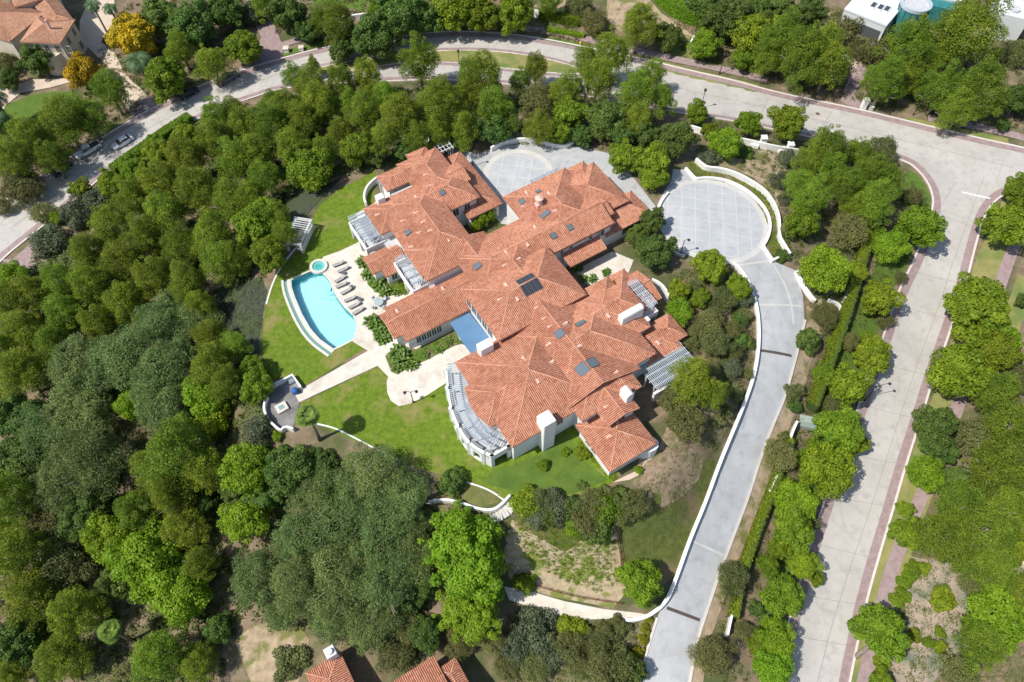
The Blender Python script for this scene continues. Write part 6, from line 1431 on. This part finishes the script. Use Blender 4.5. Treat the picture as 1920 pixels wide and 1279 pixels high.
CW = mat('white_paint', (.72,.73,.74), .25, spec=.5); CD = mat('dark_paint', (.035,.04,.05), .25, spec=.5); CG = mat('grey_paint', (.17,.165,.15), .35, spec=.5)
car('white pickup truck with dark bed parked on the left street', (188,268), (141,296), CW, 'pickup', 'pickup_truck'); car('white sedan parked behind the white pickup', (248,255), (211,277), CW); car('dark car in tree shade at the lower end of the parked row', (137,300), (92,334), CD)
car('grey pickup truck with ladder rack under the trees further up the left street', (405,158), (446,138), CG, 'pickup', 'pickup_truck'); car('dark car in deep tree shade below the driveway mouth of the left street', (335,184), (372,165), CD)
# ------------------------------------------------------------------ neighbouring houses
def frame2(p0, p1, z):
    a = Vector(P(*p0, z)[:2]); b = Vector(P(*p1, z)[:2]); u = (b-a).normalized(); L = (b-a).length
    return (lambda s, t, zz=0.: (a.x+s*u.x+t*u.y, a.y+s*u.y-t*u.x, zz)), L
TW = mat('tan_stucco', (.52,.46,.36), .9, (.60,.54,.43), .5, 5)
th = wroot(empty('tan_house', G(60, 90), 'tan two-storey villa with pale clay tile roof and curved wing at the top left', 'house')); TP = mat('tan_pan_gap_shade', (.30,.15,.09), .9)  # tan pans also carry the shade between ribs in their colour
ze = -1.6
Wf, L = frame2((17,78), (113,82), ze)
def nb(rect, ze, Wf, root, tm, wm, pm, hips='WENS', zb=-9.5, p=.35, wclip=None): return block(root, rect, ze, hips, None, p, zb, Wf, .5, tm, True, True, False, wm, wclip, pm)
n1 = nb((2.5, L, -8.6, 0), ze, Wf, th, M['tiletan'], TW, TP); Wf2, L2 = frame2((-70,52), (19,79), ze); n2 = nb((0, L2, -11, 0), ze+.1, Wf2, th, M['tiletan'], TW, TP)
Wf3, L3 = frame2((85,-30), (139,38), ze); n3 = nb((0, L3, 0, 5.0), ze+.05, Wf3, th, M['tiletan'], TW, TP)
Wf4, L4 = frame2((30,15), (110,-10), ze); n4 = nb((0, L4, -12, 2), ze+1.2, Wf4, th, M['tiletan'], TW, TP)
for t in (5, 7.4, 9.8, 12.2): window(n1[1], 'S', -.5, t, 1.0, -4.2, -2.6, Wf, fm=TW)
for t in (2.2, 5.2): window(n3[1], 'S', 4.5, t+1, 1.0, -4.2, -2.6, Wf3, fm=TW); 
for t in (-6.5, -3.5): window(n1[1], 'E', L-.5, t, 1.0, -4.2, -2.6, Wf, fm=TW); window(n1[1], 'E', L-.5, t, 1.0, -7.6, -5.8, Wf, fm=TW)
q = MB(); c = Wf(L*.62, -1.5, 0); q.tube([(c[0],c[1],-9.5),(c[0],c[1],-4.4)], [2.9,2.9], 26); q.build('bow_wall', TW, th)
q = MB(); c = Wf(L-3, -3.5, 0); q.tube([(c[0],c[1],-1),(c[0],c[1],1.6)], [.25,.25], 8); q.build('chimney', M['vent'], th); q = MB(); c0 = Wf4(.5, -3, 0); q.box(-1.2,1.2,-.6,.6,-2,2.2,0,Wl(c0, .5)); q.build('chimney', M['frame'], th)
bh = wroot(empty('terracotta_house', G(640, 1275), 'house with terracotta tile roofs cut by the bottom edge of the photo', 'house')); ze = -8.8
def ab(x, y): return toAB(P(x, y, ze))
wc, nc_ = ab(570,1257), ab(640,1227); BZ = -13.5
nb((wc[0], nc_[0], (wc[1]+nc_[1])/2, nc_[1]+11), ze, W, bh, M['tile'], M['stucco'], M['pan'], zb=BZ)
e1, e2, e3, e4 = ab(825,1256), ab(852,1235), ab(735,1276), ab(808,1240)
nb((e3[0], e2[0]-2.2, e3[1]+.2, e3[1]+9), ze, W, bh, M['tile'], M['stucco'], M['pan'], zb=BZ, hips='NS'); nb((e1[0]-.5, e2[0]+.2, e2[1], e2[1]+9), ze+.3, W, bh, M['tile'], M['stucco'], M['pan'], zb=BZ); nb((e3[0]-4, e3[0]+2, e3[1]+2.5, e3[1]+9), ze-.6, W, bh, M['tile'], M['stucco'], M['pan'], zb=BZ)
c = toAB(P(618,1222,-6.5)); q = MB(); q.box(c[0]-.7,c[0]+.7,c[1]-.7,c[1]+.7,-12,-6.6,0,W); w0 = W(*c, 0); q.tube([(w0[0],w0[1],-6.6),(w0[0],w0[1],-6.2)], [.45,.4], 14); q.build('chimney', M['frame'], bh)
mh = wroot(empty('modern_house', G(1640, 30), 'white flat-roofed modern house with a teal glass cylinder at the top right', 'house'))
zr = .5; Wm, Lm = frame2((1583,19), (1661,50), zr)
q = MB(); q.box(0, Lm, -13, 0, -8, zr-.05, 0, Wm); bo = q.build('wall', M['frame'], mh); q = MB(); q.box(-.1, Lm+.1, -13.1, .1, zr-.05, zr+.35, 0, Wm); ro = q.build('roof', mat('white_roof', (.62,.64,.68), .6), mh)
for i, (x, y) in enumerate(((1635,15),(1648,19),(1660,22))):
    a, b = Vector(Wm(0,0)[:2]), Vector(Wm(1,0)[:2]); u = b-a; v = Vector((u.y, -u.x)); w0 = Vector(P(x, y, zr)[:2])-a; s, t = w0.dot(u), w0.dot(v); q = MB(); q.box(s-.6,s+.6,t-1.6,t+1.2,zr+.351,zr+.5,0,Wm); o = q.build('roof_light', M['frame'], ro); q = MB(); q.box(s-.45,s+.45,t-1.4,t+.4,zr+.5,zr+.53,0,Wm); q.build('pane', M['glass'], o)
q = MB(); q.box(.8, Lm-.5, 0, .12, -3.4, -.9, 0, Wm); o = q.build('window', M['darkframe'], bo)
TG = mat('teal_glass', (.03,.17,.17), .15, (.05,.24,.23), 1, 3, spec=.6); cc_ = P(1718, 8, 2.5); q = MB(); n = 30
q.tube([(cc_[0],cc_[1],-8),(cc_[0],cc_[1],2.2)], [3.1,3.1], n); q.build('glass_cylinder', TG, mh); q = MB(); ring(q, [(cc_[0]+2.7*math.cos(t*.2094), cc_[1]+2.7*math.sin(t*.2094)) for t in range(30)], [(cc_[0]+3.2*math.cos(t*.2094), cc_[1]+3.2*math.sin(t*.2094)) for t in range(30)], 2.2, 2.9); q.build('parapet', M['perg'], mh)
q = MB()
for t in range(15): q.bar((cc_[0]+3.15*math.cos(t*.4189), cc_[1]+3.15*math.sin(t*.4189), -8), (cc_[0]+3.15*math.cos(t*.4189), cc_[1]+3.15*math.sin(t*.4189), 2.2), .12)
q.build('mullions', M['darkframe'], mh); q = MB(); q.prism([(cc_[0]+2.7*math.cos(t*.2094), cc_[1]+2.7*math.sin(t*.2094)) for t in range(30)], 2.25, 2.4); q.build('roof', M['flat'], mh)
Wn, Ln2 = frame2((1745,10), (1800,22), -1); q = MB(); q.box(0, Ln2, -10, 0, -8, -1, 0, Wn); q.build('glass_wall', TG, mh); q = MB(); q.box(-1, Ln2+1, -10.3, -3, -1, -.6, 0, Wn); q.build('roof', M['frame'], mh)
Wn, Ln2 = frame2((1870,24), (1930,38), -1); q = MB(); q.box(0, Ln2, -10, 0, -8, -1, 0, Wn); q.build('wall', M['frame'], mh); c = Wn(3.2, -2.4, 0); q = MB(); q.tube([(c[0],c[1],-1),(c[0],c[1],-.5)], [1.2,1.2], 18); q.build('roof_light', M['flat'], mh)
